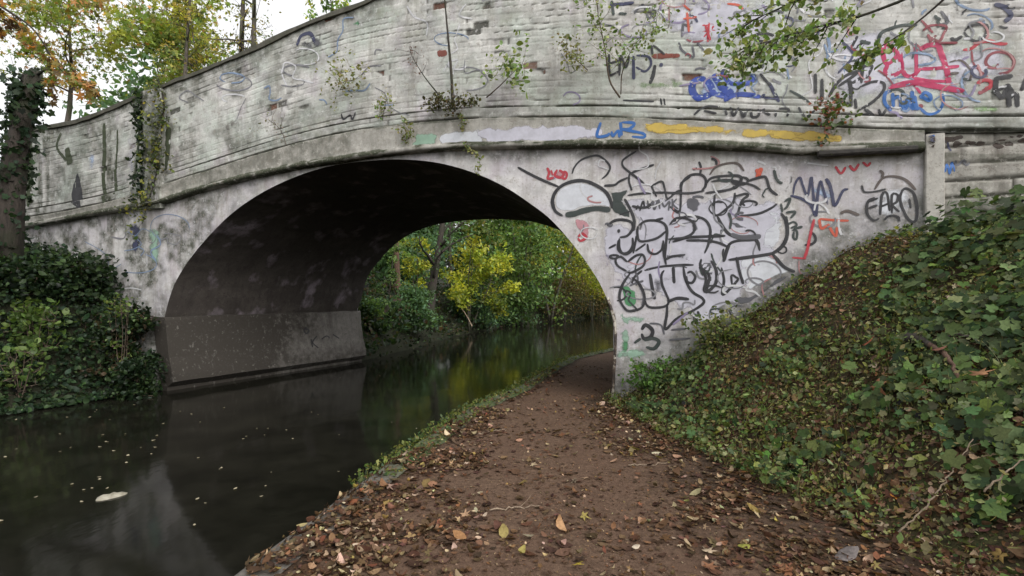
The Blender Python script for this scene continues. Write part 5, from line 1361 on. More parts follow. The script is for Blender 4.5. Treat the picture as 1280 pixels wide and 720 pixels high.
def tree(name, label, base, H, R, cz, cols, nleaf, lsize, tr=0.12, lean=(0, 0), bark=None, group=None, nlimb=9, stems=1, fork=0.35, cluster=0.32, weights=None, crown_h=None, tmpl=None, cat='tree', wob=0.045):
    """root empty > trunk (with limbs), crown.  Leaves sit in clumps round the twig ends."""
    base = np.array(base, float)
    root = empty(name, tuple(base), label, cat, group)
    mb = MB(); tips = []
    crown_h = crown_h or (H - cz) * 2
    for sidx in range(stems):
        d0 = np.array([lean[0], lean[1], 1.0]) + (0.16 * RNG.normal(0, 1, 3) * (stems > 1))
        n = 9
        pts = limb(base + np.array([0.25 * tr * sidx, 0, -0.15]), d0, H * 0.93 + 0.15, n, wob)
        rad = [tr * (1.25 if i == 0 else 1) * (1 - 0.85 * i / n) / (1 if stems == 1 else 1.3) for i in range(n + 1)]
        mb.tube(pts, rad, 8, sidx * 7 + 1, 0.22)
        tips.append(pts[-1])
        nl = max(3, nlimb // stems)
        for j in range(nl):
            t = fork + (0.95 - fork) * (j + RNG.uniform(0, 1)) / nl
            i = min(int(t * n), n - 1); p = pts[i] + (pts[i + 1] - pts[i]) * (t * n - i)
            az = RNG.uniform(0, 6.283); el = RNG.uniform(0.1, 0.9)
            dd = np.array([math.cos(az), math.sin(az), el])
            top = (base[2] + cz - p[2])
            L = R * RNG.uniform(0.55, 1.05) * (1.0 if t < 0.75 else 0.75)
            lp = limb(p, dd, L, 5, 0.16, 0.02)
            r0 = rad[i] * 0.5
            mb.tube(lp, [max(r0 * (1 - 0.8 * k / 5), 0.006) for k in range(6)], 5, j + 3, 0.15)
            tips += [lp[-1], lp[3], lp[4]]
            for q in range(3):
                k0 = 2 + q
                tp = limb(lp[k0], rand_dir(1, 0.35)[0], L * 0.45, 3, 0.2)
                mb.tube(tp, [max(r0 * 0.3, 0.006), 0.006, 0.005, 0.003], 4, q, 0)
                tips += [tp[-1], tp[2]]
    mb.build('trunk', bark or M_BARK, root, tuple(base))
    tips = np.array(tips)
    # extra clump centres through the crown so that it reads as a volume with gaps
    ne = max(6, len(tips) // 3)
    v = rand_dir(ne); v = v * (RNG.uniform(0.25, 1, (ne, 1)) ** 0.5)
    ex = base + np.array([lean[0] * cz, lean[1] * cz, cz]) + v * np.array([R, R, crown_h * 0.5])
    cen = np.concatenate([tips, ex])
    cen = cen[cen[:, 2] > base[2] + 0.15]
    if nleaf:
        tone = 1 + 0.30 * RNG.normal(0, 1, len(cen)); hue = RNG.choice(len(cols), len(cen), p=weights)
        per = RNG.multinomial(nleaf, RNG.dirichlet(np.ones(len(cen)) * 2.0))
        ci = np.repeat(np.arange(len(cen)), per)
        off = rand_dir(nleaf) * (RNG.uniform(0, 1, (nleaf, 1)) ** 0.45) * np.array([1, 1, 0.72]) * (R * cluster)
        P = cen[ci] + off
        cl = np.array(cols, float)[np.where(RNG.uniform(0, 1, nleaf) < 0.7, hue[ci], RNG.choice(len(cols), nleaf, p=weights))]
        C = np.clip(cl * np.clip(tone[ci], 0.5, 1.7)[:, None] * (1 + 0.2 * RNG.normal(0, 1, (nleaf, 1))), 0.004, 0.9)
        N = rand_dir(nleaf, 0.7)
        leaf_mesh('crown', [(P, N, np.clip(RNG.lognormal(math.log(lsize), 0.28, nleaf), lsize * 0.4, lsize * 2), tmpl or FLAT, C)], M_LEAF, root, tuple(base))
    return root

GREEN = [(0.108, 0.197, 0.054), (0.153, 0.250, 0.072), (0.072, 0.143, 0.045), (0.197, 0.286, 0.089)]
DGREEN = [(0.081, 0.152, 0.060), (0.112, 0.194, 0.081), (0.122, 0.224, 0.122)]
YGREEN = [(0.38, 0.40, 0.045), (0.28, 0.34, 0.045), (0.46, 0.44, 0.06), (0.18, 0.25, 0.045)]
OLV = [(0.225, 0.244, 0.056), (0.319, 0.300, 0.075), (0.150, 0.188, 0.056), (0.375, 0.300, 0.094)]
AUT = [(0.325, 0.350, 0.075), (0.225, 0.300, 0.062), (0.450, 0.312, 0.088), (0.500, 0.237, 0.088), (0.300, 0.237, 0.112), (0.163, 0.237, 0.062)]
BRN = [(0.186, 0.144, 0.068), (0.144, 0.144, 0.060), (0.237, 0.161, 0.085), (0.101, 0.118, 0.051)]
def gz(x, y): return float(ground(np.array([x]), np.array([y]))[0])
def at_px(px, Y): return (px - 640) / F * Y
def zpx(py, Y): return CAMZ - (py - YH) / F * Y

# seen through the arch -----------------------------------------------------
def bt(name, label, px, Y, py_top, py_mid, rpx, cols, n, ls, **k):
    x = at_px(px, Y); z0 = max(gz(x, Y), 0.02)
    H = zpx(py_top, Y) - z0; cz = zpx(py_mid, Y) - z0
    return tree(name, label, (x, Y, z0), H, rpx / F * Y, cz, cols, n, ls, **k)
bt('woodland_tree', 'dark leaning trunk, thickest seen through the arch, twigs up its sides', 537, 23, 150, 190, 60, DGREEN, 900, 0.13, tr=0.23, lean=(0.07, 0), bark=M_BARKD, fork=0.25, nlimb=12)
bt('woodland_tree', 'reddish brown slim trunk left of the dark leaning trunk', 500, 21.5, 160, 200, 55, OLV, 800, 0.13, tr=0.17, bark=M_BARKR, fork=0.45)
bt('woodland_tree', 'dark slender trunk just right of the thickest one', 566, 29, 190, 225, 45, DGREEN, 700, 0.15, tr=0.15, bark=M_BARKD, fork=0.4)
bt('sapling', 'thin leaning sapling beside the left edge of the far opening', 479, 20, 290, 315, 16, GREEN, 700, 0.09, tr=0.05, lean=(0.30, 0), bark=M_BARKD, fork=0.35)
bt('yellow_leaved_bush', 'bright yellow green bush right of the dark trunk', 586, 27, 290, 332, 34, YGREEN, 4200, 0.15, tr=0.06, stems=3, fork=0.2, cluster=0.36)
bt('yellow_leaved_bush', 'yellow green bush between the reddish trunk and the dark one', 519, 26, 296, 325, 20, YGREEN, 1600, 0.13, tr=0.05, stems=2, fork=0.2, cluster=0.4)
bt('green_tree', 'bushy mid green tree over the water in the middle of the far opening', 650, 33, 235, 318, 62, GREEN + [(0.11, 0.16, 0.05)], 8000, 0.19, tr=0.13, stems=3, fork=0.12, nlimb=18, cluster=0.3)
bt('green_tree', 'olive yellow tree at the top of the far opening', 688, 38, 215, 296, 52, OLV + YGREEN[:2], 6000, 0.19, tr=0.14, stems=2, fork=0.2, nlimb=14, cluster=0.32)
bt('yellow_leaved_bush', 'yellow bush at the right edge of the far opening', 740, 42, 292, 334, 30, YGREEN, 3200, 0.17, tr=0.06, stems=3, fork=0.2, cluster=0.4)
bt('brown_shrub', 'brownish shrub by the water under the yellow bush', 706, 40, 348, 376, 38, BRN, 3500, 0.16, tr=0.05, stems=4, fork=0.1, cluster=0.42, cat='shrub')
bt('brown_shrub', 'low russet shrub at the far right end of the water', 752, 46, 352, 376, 26, BRN, 2200, 0.18, tr=0.05, stems=4, fork=0.1, cluster=0.45, cat='shrub')
bt('dark_shrub', 'dark shrub overhanging the water beside the plinth end', 468, 17.5, 372, 408, 24, DGREEN + GREEN, 3000, 0.10, tr=0.04, stems=5, fork=0.1, cluster=0.42, cat='shrub')
bt('dark_shrub', 'dark bushy shrub below the dark leaning trunk', 512, 20, 366, 400, 34, DGREEN, 3500, 0.11, tr=0.04, stems=5, fork=0.1, cluster=0.42, cat='shrub')
bt('dark_shrub', 'bluish green shrub at the water edge under the yellow green bush', 592, 28, 362, 388, 34, DGREEN + [(0.04, 0.08, 0.06)], 3500, 0.13, tr=0.04, stems=5, fork=0.1, cluster=0.42, cat='shrub')
bt('dark_shrub', 'dark shrub at the water edge below the middle green tree', 646, 33, 358, 384, 32, DGREEN + GREEN[:1], 3500, 0.14, tr=0.04, stems=5, fork=0.1, cluster=0.42, cat='shrub')
FT = [(-6.5, 33, 8), (-3.5, 41, 9), (1.5, 50, 10), (6.5, 53, 10), (-10, 38, 10), (11, 57, 12), (-20, 30, 13), (-15, 38, 14), (-9, 45, 14), (-4, 40, 12), (-1, 52, 15), (5, 58, 15), (11, 62, 15), (18, 66, 15), (9, 50, 12), (15, 55, 13), (24, 62, 14), (-13, 27, 11), (-8, 31, 12), (22, 45, 13), (15, 33, 12), (28, 52, 13), (0, 68, 16), (12, 78, 17)]
KIND = ['dense dark green woodland tree beyond the arch', 'olive green woodland tree beyond the arch', 'mid green woodland tree beyond the arch']
for i, (x, y, H) in enumerate(FT):
    z0 = max(gz(x, y), 0.1)
    tree('woodland_tree', KIND[i % 3], (x, y, z0), H, H * 0.33, H * 0.5, [DGREEN, OLV + GREEN, GREEN][i % 3], 5200, 0.30, tr=0.2, bark=M_BARKD, nlimb=14, fork=0.08, crown_h=H * 0.95, cluster=0.38, group='woodland trees far beyond the arch')

# behind the parapet on the left -------------------------------------------
def behind(name, label, px, Y, py_top, py_mid, rpx, cols, n, ls, **k):
    x = at_px(px, Y); z0 = max(gz(x, Y), 0.1)
    return tree(name, label, (x, Y, z0), zpx(py_top, Y) - z0, rpx / F * Y, zpx(py_mid, Y) - z0, cols, n, ls, **k)
behind('autumn_maple', 'maple turning yellow and orange behind the left end of the parapet', 178, 19, -80, 28, 100, AUT, 5200, 0.165, tr=0.26, bark=M_BARKI, fork=0.62, nlimb=16, tmpl=MAPLE, cluster=0.20, weights=[0.34, 0.33, 0.06, 0.03, 0.04, 0.20], crown_h=6.0)
behind('autumn_maple', 'sparser yellowing maple behind the far left end of the wall', 70, 21, -60, 30, 85, AUT, 2400, 0.165, weights=[0.28, 0.28, 0.12, 0.08, 0.08, 0.16], tr=0.16, fork=0.6, nlimb=12, tmpl=MAPLE, cluster=0.2, crown_h=6.0)
behind('slim_tree', 'slim pale trunk between the maple and the twin stemmed tree', 222, 17, -110, 10, 42, OLV + YGREEN[:1], 1300, 0.10, tr=0.12, lean=(0.03, 0), fork=0.62, nlimb=12, wob=0.015, cluster=0.22)
for dx_, lab in ((294, 'left one of two bare grey trunks standing close together right of the maple'), (308, 'right one of two bare grey trunks standing close together right of the maple')):
    behind('slim_tree', lab, dx_, 17, -170, -20, 50, OLV, 420, 0.09, tr=0.17, lean=(0.035 if dx_ > 300 else 0.02, 0), fork=0.55, nlimb=10, wob=0.012, cluster=0.2)
behind('slim_tree', 'thin twiggy tree with few leaves left of the two bare trunks', 274, 17.5, -70, 20, 44, OLV + GREEN[:1], 800, 0.085, tr=0.06, lean=(-0.05, 0), fork=0.55, nlimb=18, wob=0.02, cluster=0.2)
behind('slim_tree', 'thin leaning twiggy tree just behind the crest of the slope', 262, 18, -40, 20, 40, OLV + GREEN[:1], 500, 0.085, tr=0.05, lean=(0.08, 0), fork=0.55, nlimb=14, wob=0.02, cluster=0.2)
behind('green_tree', 'leafy green treetop peeping over the parapet at the crest of the slope', 412, 18, -30, 8, 26, GREEN + YGREEN[:1], 1600, 0.12, tr=0.08, fork=0.6, cluster=0.35, crown_h=2.0)

# broken ivy clad trunk at the far left -------------------------------------
Yt = 9.6
root = empty('broken_tree_trunk', (at_px(14, Yt), Yt, 1.9), 'broken leaning tree trunk wrapped in ivy at the left edge', 'tree')
mb = MB()
tp = [(at_px(8, Yt), Yt, 1.6), (at_px(12, Yt), Yt, zpx(240, Yt)), (at_px(22, Yt), Yt, zpx(180, Yt)), (at_px(32, Yt), Yt, zpx(130, Yt)), (at_px(41, Yt), Yt, zpx(98, Yt)), (at_px(46, Yt), Yt, zpx(88, Yt))]
mb.tube(tp, [0.24, 0.21, 0.18, 0.16, 0.15, 0.09], 10, 3, 0.3)
mb.tube([tp[4], (at_px(62, Yt), Yt - 0.1, zpx(90, Yt)), (at_px(80, Yt), Yt - 0.15, zpx(91, Yt))], [0.03, 0.02, 0.008], 5)
mb.build('trunk', M_BARKD, root, tuple(root.location))
tp = np.array(tp); n = 1500
t = RNG.uniform(0, 3.9, n); i = t.astype(int); P = tp[i] + (tp[i + 1] - tp[i]) * (t - i)[:, None] + rand_dir(n) * (0.16 + 0.28 * RNG.uniform(0, 1, (n, 1)) ** 2)
leaf_mesh('ivy', [(P, rand_dir(n, 0.3) + np.array([[0.2, -0.8, 0]]), np.clip(RNG.lognormal(math.log(0.085), 0.3, n), 0.04, 0.16), IVY, pal(n, LB[:3] + [(0.03, 0.05, 0.03)], 0.3))], M_IVY, root, tuple(root.location))

# branches that hang into the top of the frame -----------------------------
def bough(name, label, line, r0, ntw, twL, cols, n, ls, tmpl, spread, mat_b=None, weights=None, cat='branch', droop=0.06, frm=0.25):
    root = empty(name, tuple(line[0]), label, cat)
    mb = MB(); L = catmull(line, 0.12); m = len(L)
    mb.tube(L, [r0 * (1 - 0.85 * i / m) for i in range(m)], 6, 2, 0.1)
    tips = []
    for j in range(ntw):
        i = int(m * (frm + (1 - frm) * (j + RNG.uniform(0, 1)) / ntw)); i = min(i, m - 2)
        d = (L[min(i + 3, m - 1)] - L[i - 1]); d = d / np.linalg.norm(d) + 0.75 * rand_dir(1)[0] + np.array([0, 0, -0.2])
        tw = limb(L[i], d, twL * RNG.uniform(0.5, 1.1), 5, 0.14, droop)
        mb.tube(tw, [0.008, 0.007, 0.005, 0.004, 0.003, 0.002], 4)
        tips += tw[1:]
    mb.build('branch', mat_b or M_BARKD, root, tuple(line[0]))
    tips = np.array(tips)
    ci = RNG.choice(len(tips), n)
    P = tips[ci] + rand_dir(n) * spread * RNG.uniform(0.1, 1, (n, 1)) + np.array([0, 0, -0.02])
    leaf_mesh('foliage', [(P, rand_dir(n, 0.8), np.clip(RNG.lognormal(math.log(ls), 0.28, n), ls * 0.5, ls * 1.8), tmpl, pal(n, cols, 0.25, weights))], M_LEAF, root, tuple(line[0]))
    return root
def P3(px, py, Y): return (at_px(px, Y), Y, zpx(py, Y))
BG = [(0.15, 0.23, 0.07), (0.11, 0.17, 0.06), (0.20, 0.28, 0.11), (0.30, 0.33, 0.17)]
bough('overhanging_branch', 'green leafy branch hanging over the right half of the parapet', [P3(1340, -180, 3.6), P3(1180, -30, 4.4), P3(1090, 15, 4.7), P3(1020, 34, 4.9), P3(960, 52, 5.0), P3(925, 62, 5.0)], 0.022, 26, 0.42, BG, 620, 0.05, OVAL, 0.16, frm=0.55)
bough('overhanging_branch', 'upper leafy spray at the top edge between the red scribbles and the magenta tag', [P3(1250, -200, 4.6), P3(1130, -70, 4.9), P3(1040, -20, 5.0), P3(970, 12, 5.1), P3(930, 30, 5.1)], 0.016, 18, 0.42, BG, 340, 0.05, OVAL, 0.16, frm=0.5)
bough('overhanging_branch', 'short leafy branch drooping from the top edge in front of the magenta tag', [P3(1330, -140, 4.0), P3(1190, -10, 4.6), P3(1130, 40, 4.8), P3(1070, 75, 4.9)], 0.018, 6, 0.35, BG, 110, 0.06, OVAL, 0.10, frm=0.6)
bough('overhanging_branch', 'brown and orange leaved branch in the top left corner', [P3(-120, -120, 7.0), P3(-20, -10, 7.2), P3(40, 35, 7.4), P3(70, 80, 7.5), P3(92, 102, 7.5)], 0.03, 8, 0.6, AUT[2:] + [(0.10, 0.06, 0.04)], 500, 0.09, MAPLE, 0.16)
tk = empty('bankside_tree', (6.6, 3.6, 2.4), 'tree on the right bank whose branches reach over the wall', 'tree')
mb = MB(); mb.tube([(6.6, 3.6, 2.2), (6.5, 3.6, 4.0), (6.2, 3.6, 5.2), (5.2, 3.6, 5.4), (3.94, 3.6, 4.96)], [0.2, 0.17, 0.14, 0.06, 0.03], 8, 4, 0.2); mb.build('trunk', M_BARK, tk, (6.6, 3.6, 2.4))

# plants rooted in the wall -------------------------------------------------
def wallpt(px, py, e=0.06):
    s, z = px2face(px, py, e); return np.array(face3(s, z, e))
FN3 = np.array([FN[0], FN[1], 0.0])
def wall_plant(name, label, stem_px, r, leafc, n, ls, tmpl=OVAL, spread=0.14, out=0.18, twigs=0, cat='plant', bark=None, leaf_from=0.35, clumps=None):
    line = [wallpt(px, py, 0.04 + out * i / max(1, len(stem_px) - 1)) for i, (px, py) in enumerate(stem_px)]
    root = empty(name, tuple(line[0]), label, cat)
    L = catmull(line, 0.06); m = len(L); mb = MB()
    mb.tube(L, [max(r * (1 - 0.8 * i / m), 0.003) for i in range(m)], 6, 5, 0.1)
    tips = [L[i] for i in range(int(m * leaf_from), m)]
    for j in range(twigs):
        i = int(m * (leaf_from + (1 - leaf_from) * (j + RNG.uniform(0, 1)) / twigs)); i = min(i, m - 1)
        tw = limb(L[i], rand_dir(1, 0.5)[0] + 0.4 * FN3, spread * 2.2, 4, 0.15, 0.05)
        mb.tube(tw, [0.005, 0.004, 0.003, 0.0025, 0.002], 4); tips += tw[1:]
    mb.build('stem', bark or M_TWIG, root, tuple(line[0]))
    if n:
        tips = np.array(tips); ci = RNG.choice(len(tips), n)
        P = tips[ci] + rand_dir(n) * spread * RNG.uniform(0.1, 1, (n, 1)) ** 0.7 + FN3 * spread * 0.5
        leaf_mesh('foliage', [(P, rand_dir(n, 0.5) + 0.6 * FN3, np.clip(RNG.lognormal(math.log(ls), 0.28, n), ls * 0.5, ls * 1.8), tmpl, pal(n, leafc, 0.25))], M_LEAF, root, tuple(line[0]))
    return root
PG = [(0.14, 0.22, 0.06), (0.19, 0.27, 0.09), (0.11, 0.17, 0.05), (0.25, 0.30, 0.13)]
OG = [(0.20, 0.21, 0.08), (0.15, 0.17, 0.06), (0.25, 0.25, 0.11)]
wall_plant('wall_sapling', 'tall bare straight sapling growing from the ledge above the arch crown', [(566, 132), (564, 90), (560, 45), (556, 0), (553, -40)], 0.026, PG, 90, 0.06, twigs=4, leaf_from=0.75, bark=M_BARKD)
wall_plant('wall_sapling', 'leafless twiggy stem leaning left beside the tall sapling', [(548, 118), (530, 95), (515, 70), (512, 58)], 0.012, [(0.12, 0.06, 0.05)], 40, 0.03, twigs=8, leaf_from=0.4, spread=0.10, bark=M_BARKD)
wall_plant('wall_plant', 'green leafy sprig on a slanting stem right of the tall sapling', [(608, 122), (625, 107), (640, 92), (655, 80)], 0.012, PG, 170, 0.065, twigs=7, spread=0.20, leaf_from=0.6)
wall_plant('wall_plant', 'tall pale leaved plant in front of the black EMO tag', [(775, 122), (762, 100), (756, 60), (748, 20), (744, -20)], 0.014, PG + [(0.22, 0.25, 0.12)], 300, 0.045, twigs=14, spread=0.16, leaf_from=0.35, out=0.3)
wall_plant('wall_plant', 'bushy pale sprig right of the tall pale leaved plant', [(776, 118), (778, 90), (790, 62), (805, 45), (835, 35)], 0.010, PG + [(0.24, 0.27, 0.14)], 240, 0.042, twigs=10, spread=0.15, leaf_from=0.4, out=0.35)
wall_plant('wall_plant', 'olive feathery plant between the leafy sprig and the tall pale one', [(735, 88), (720, 75), (705, 70)], 0.008, OG, 150, 0.05, twigs=6, spread=0.13, leaf_from=0.2)
wall_plant('wall_plant', 'small green plant with drooping red leaves at the foot of the parapet', [(1036, 165), (1034, 150), (1030, 138)], 0.012, [(0.07, 0.11, 0.04), (0.10, 0.14, 0.05), (0.24, 0.09, 0.06)], 230, 0.05, twigs=9, spread=0.14, leaf_from=0.0)
wall_plant('wall_plant', 'yellowish weed patch on the left slope of the parapet', [(425, 112), (432, 104), (445, 98)], 0.006, OG, 260, 0.045, twigs=9, spread=0.20, leaf_from=0.0, out=0.1)
wall_plant('wall_plant', 'straggly yellow green weed below the weed patch', [(478, 150), (480, 138), (484, 122)], 0.006, OG + PG[:1], 120, 0.04, twigs=6, spread=0.10, leaf_from=0.0, out=0.1)
wall_plant('wall_plant', 'dark mossy grass tuft at the root of the tall sapling', [(548, 134), (562, 130), (585, 132)], 0.01, [(0.05, 0.05, 0.025), (0.08, 0.08, 0.03), (0.11, 0.085, 0.05), (0.14, 0.15, 0.05)], 520, 0.04, twigs=12, spread=0.10, leaf_from=0.0, out=0.14)
wall_plant('wall_plant', 'small yellow green weed hanging on the band above the arch', [(508, 178), (512, 170), (517, 162)], 0.006, OG + PG[:1], 90, 0.045, twigs=4, spread=0.09, leaf_from=0.0, out=0.12)
wall_plant('wall_plant', 'little weed hanging under the band at the arch crown', [(590, 190), (598, 197), (600, 205)], 0.006, OG + PG[:1], 80, 0.04, twigs=4, spread=0.08, leaf_from=0.0, out=0.14)
wall_plant('wall_plant', 'thin weed hanging from the ledge below the mossy tuft', [(575, 138), (577, 152), (579, 168)], 0.005, OG + PG[:1], 70, 0.035, twigs=4, spread=0.06, leaf_from=0.2, out=0.12)
wall_plant('wall_plant', 'sparse grey twigs on the left slope of the parapet', [(358, 182), (352, 165), (340, 150)], 0.006, [(0.2, 0.2, 0.15)], 60, 0.03, twigs=7, spread=0.14, leaf_from=0.2, out=0.1)
wall_plant('hanging_vine', 'yellow leaved vine hanging down the wall at the foot of the slope', [(196, 95), (205, 130), (200, 175), (196, 215), (186, 250), (178, 280)], 0.02, [(0.24, 0.24, 0.05), (0.12, 0.14, 0.04), (0.06, 0.08, 0.03), (0.045, 0.06, 0.025)], 750, 0.055, twigs=22, spread=0.15, leaf_from=0.05, out=0.1, cat='vine', bark=M_BARKD)
wall_plant('hanging_vine', 'dark ivy strand hanging down the wall left of the yellow vine', [(176, 118), (178, 160), (180, 200), (176, 250)], 0.02, LB, 420, 0.06, tmpl=IVY, twigs=12, spread=0.11, leaf_from=0.0, out=0.05, cat='vine', bark=M_BARKD)

# left bank shrubs and sprigs ----------------------------------------------
def shrub(name, label, px, Y, py_base, py_top, rpx, cols, n, ls, tmpl=OVAL, cat='shrub'):
    x = at_px(px, Y); z0 = zpx(py_base, Y); H = zpx(py_top, Y) - z0
    z0 = min(z0, max(gz(x, Y), 0.02) + 0.05); H = zpx(py_top, Y) - z0
    return tree(name, label, (x, Y, z0), H, rpx / F * Y, H * 0.62, cols, n, ls, tr=0.014, stems=5, fork=0.06, nlimb=15, cluster=0.5, tmpl=tmpl, bark=M_TWIG, cat=cat)
BRT = [(0.108, 0.180, 0.045), (0.153, 0.216, 0.063), (0.072, 0.117, 0.036)]
shrub('nettle_clump', 'bright green nettle clump on the left bank', 46, 8.9, 430, 375, 32, BRT, 420, 0.085)
shrub('nettle_clump', 'smaller bright sprig low on the left bank near the water', 24, 8.4, 480, 430, 26, BRT, 170, 0.075)
shrub('nettle_clump', 'yellow green sprig beside the canal pier on the left bank', 150, 9.5, 400, 362, 16, BRT + [(0.2, 0.24, 0.06)], 260, 0.06)
shrub('dark_shrub', 'dark green bush against the wall at the top of the left bank', 105, 10.3, 400, 318, 50, LB, 2200, 0.085)
shrub('dark_shrub', 'dark bush at the left edge below the broken trunk', 14, 9.4, 430, 325, 46, LB, 2200, 0.09)
shrub('dark_shrub', 'brown tinged dark bush against the left pier', 150, 9.75, 480, 375, 30, LB + [(0.07, 0.05, 0.03)], 2600, 0.07)
shrub('dark_shrub', 'low dark bush at the water edge in front of the left pier', 172, 9.5, 505, 445, 24, LB, 2200, 0.07)
shrub('grass_tuft', 'fresh green weeds at the foot of the graffiti wall by the arch', 815, 7.0, 505, 452, 30, [(0.09, 0.18, 0.04), (0.13, 0.23, 0.07), (0.06, 0.12, 0.03)], 750, 0.05, cat='weeds')
shrub('grass_tuft', 'second clump of green weeds a little up the bank', 868, 6.6, 505, 462, 28, [(0.09, 0.15, 0.04), (0.06, 0.11, 0.03)], 480, 0.05, cat='weeds')
shrub('grass_tuft', 'leafy weeds against the wall higher up the bank', 900, 6.75, 445, 395, 36, OLIVE + BRT[2:], 700, 0.045, cat='weeds')

# mossy grass fringe on the kerb beyond the bare concrete
Q8 = scatter(8000, -1.6, 3.0, 4.0, 14.5, lambda x, y: np.where((np.abs(x - xr(y) - 0.05) < 0.2) & (y > 4.2), 1.0, 0))
x, y = Q8[:, 0], Q8[:, 1]
P = np.stack([x - 0.03, y, np.full(len(x), 0.35) + RNG.uniform(-0.10, 0.05, len(x)) * 1.0], 1)
fr = leaf_mesh('kerb_grass', [(P, rand_dir(len(x), 0.2), np.clip(RNG.lognormal(math.log(0.035), 0.3, len(x)), 0.015, 0.08), FLAT, pal(len(x), [(0.10, 0.14, 0.035), (0.16, 0.19, 0.05), (0.07, 0.12, 0.05), (0.22, 0.22, 0.07)], 0.25))], M_LEAF)
tag(fr, 'green mossy grass growing over the canal edging', 'grass', kind='stuff')

# ---------------------------------------------------------------- single things on the ground and the water
def gpx(px, py, z=0.35):
    Y = F * (CAMZ - z) / (py - YH); return np.array([at_px(px, Y), Y, z])
def ground_at(px, py):
    Yv = np.arange(1.2, 14, 0.01)
    zr = CAMZ - (py - YH) / F * Yv
    hit = np.nonzero(zr < ground((px - 640) / F * Yv, Yv))[0]
    Y_ = Yv[hit[0]] if len(hit) else 14.0
    return np.array([at_px(px, Y_), Y_, CAMZ - (py - YH) / F * Y_])
def big_leaf(name, label, p, size, tm, colr, group=None, lift=0.02, tilt=0.35, mat=None, cat='leaf'):
    N = gnormal(np.array([p[0]]), np.array([p[1]])) + tilt * RNG.normal(0, 1, (1, 3)); N[:, 2] = abs(N[:, 2]) + 0.2
    o = leaf_mesh(name, [(np.array([p]) + np.array([[0, 0, lift]]), N, np.array([size]), tm, np.array([colr]))], mat or M_DEAD, None, tuple(np.array(p)))
    sm = o.modifiers.new('thickness', 'SOLIDIFY'); sm.thickness = 0.0012
    return tag(o, label, cat, group)
BL = [
    (1120, 627, 0.085, MAPLE, (0.50, 0.20, 0.04), 'bright orange fallen leaf under the ivy at the right'),
    (1060, 700, 0.14, OVAL, (0.24, 0.21, 0.20), 'large greyish upturned leaf near the bottom edge'),
    (930, 690, 0.085, OVAL, (0.30, 0.30, 0.07), 'yellow green leaf near the bottom, left of the large greyish leaf'),
    (885, 695, 0.08, MAPLE, (0.46, 0.36, 0.25), 'pale tan lobed leaf at the bottom beside the yellow green one'),
    (720, 712, 0.07, MAPLE, (0.42, 0.32, 0.05), 'small yellow leaf on the path at the bottom edge'),
    (1085, 678, 0.10, OVAL, (0.30, 0.28, 0.09), 'long greenish tan leaf right of the bottom centre'),
    (450, 685, 0.09, MAPLE, (0.44, 0.24, 0.17), 'pinkish lobed leaf standing on the litter near the kerb'),
    (425, 687, 0.07, OVAL, (0.40, 0.28, 0.18), 'tan curled leaf left of the pinkish one'),
    (1085, 450, 0.11, MAPLE, (0.50, 0.17, 0.10), 'salmon coloured leaf lying on the ivy of the bank'),
    (1096, 507, 0.16, MAPLE, (0.32, 0.15, 0.08), 'big brown lobed leaf hanging in the ivy'),
    (1225, 495, 0.14, MAPLE, (0.32, 0.17, 0.09), 'brown lobed leaf at the right, among large ivy leaves'),
    (1175, 462, 0.10, OVAL, (0.30, 0.14, 0.10), 'reddish leaf by the broken log on the bank'),
    (795, 690, 0.05, OVAL, (0.52, 0.44, 0.34), 'small whitish leaf on the path litter near the bottom'),
    (1250, 700, 0.10, MAPLE, (0.34, 0.23, 0.08), 'ochre leaf in the bottom right corner'),
    (890, 635, 0.07, MAPLE, (0.44, 0.34, 0.22), 'pale lobed leaf in the middle of the litter'),
    (930, 595, 0.085, OVAL, (0.36, 0.17, 0.07), 'orange brown leaf among green sprigs in the litter'),
]
for px, py, sz_, tm, c, lab in BL:
    big_leaf('fallen_leaf', lab, ground_at(px, py), sz_, tm, c, 'single fallen leaves that stand out', 0.03 if px < 1085 or py > 600 else 0.16)
# the pale object floating on the water, and the scattered floating leaves
m_fl, nt, b = new_mat('wet_pale_leaf')
n1 = noise(nt, geo_pos(nt), 22, 4); nt.links.new(ramp(nt, [(0.3, (0.20, 0.18, 0.13)), (0.7, (0.37, 0.35, 0.28))], n1), b.inputs['Base Color']); b.inputs['Roughness'].default_value = 0.5
q = gpx(138, 621, 0.0)
mbv = []; n = 26
ring = []
for i in range(n):
    a = 2 * math.pi * i / n; rx = 0.10 * (1 + 0.12 * math.sin(3 * a + 1)); ry = 0.07 * (1 + 0.15 * math.sin(2 * a + 0.4))
    X_, Y_ = math.cos(a) * rx, math.sin(a) * ry
    ring.append((q[0] + X_ * 0.95 - Y_ * 0.3, q[1] + Y_ * 1.1 + X_ * 0.55))
V = [(q[0], q[1], 0.028)] + [(q[0] + (x_ - q[0]) * 0.6, q[1] + (y_ - q[1]) * 0.6, 0.020 + 0.006 * math.sin(i * 1.3)) for i, (x_, y_) in enumerate(ring)] + [(x_, y_, 0.008 + 0.005 * math.sin(i * 2.1)) for i, (x_, y_) in enumerate(ring)] + [(x_, y_, -0.01) for x_, y_ in ring]
Fc = [(0, 1 + i, 1 + (i + 1) % n) for i in range(n)]
for L_ in range(2):
    o_ = 1 + L_ * n
    Fc += [(o_ + i, o_ + n + i, o_ + n + (i + 1) % n, o_ + (i + 1) % n) for i in range(n)]
o = mesh_np('floating_leaf', V, Fc, m_fl, None, (q[0], q[1], 0.0), True); tag(o, 'large pale flat leaf floating alone on the dark water', 'leaf')
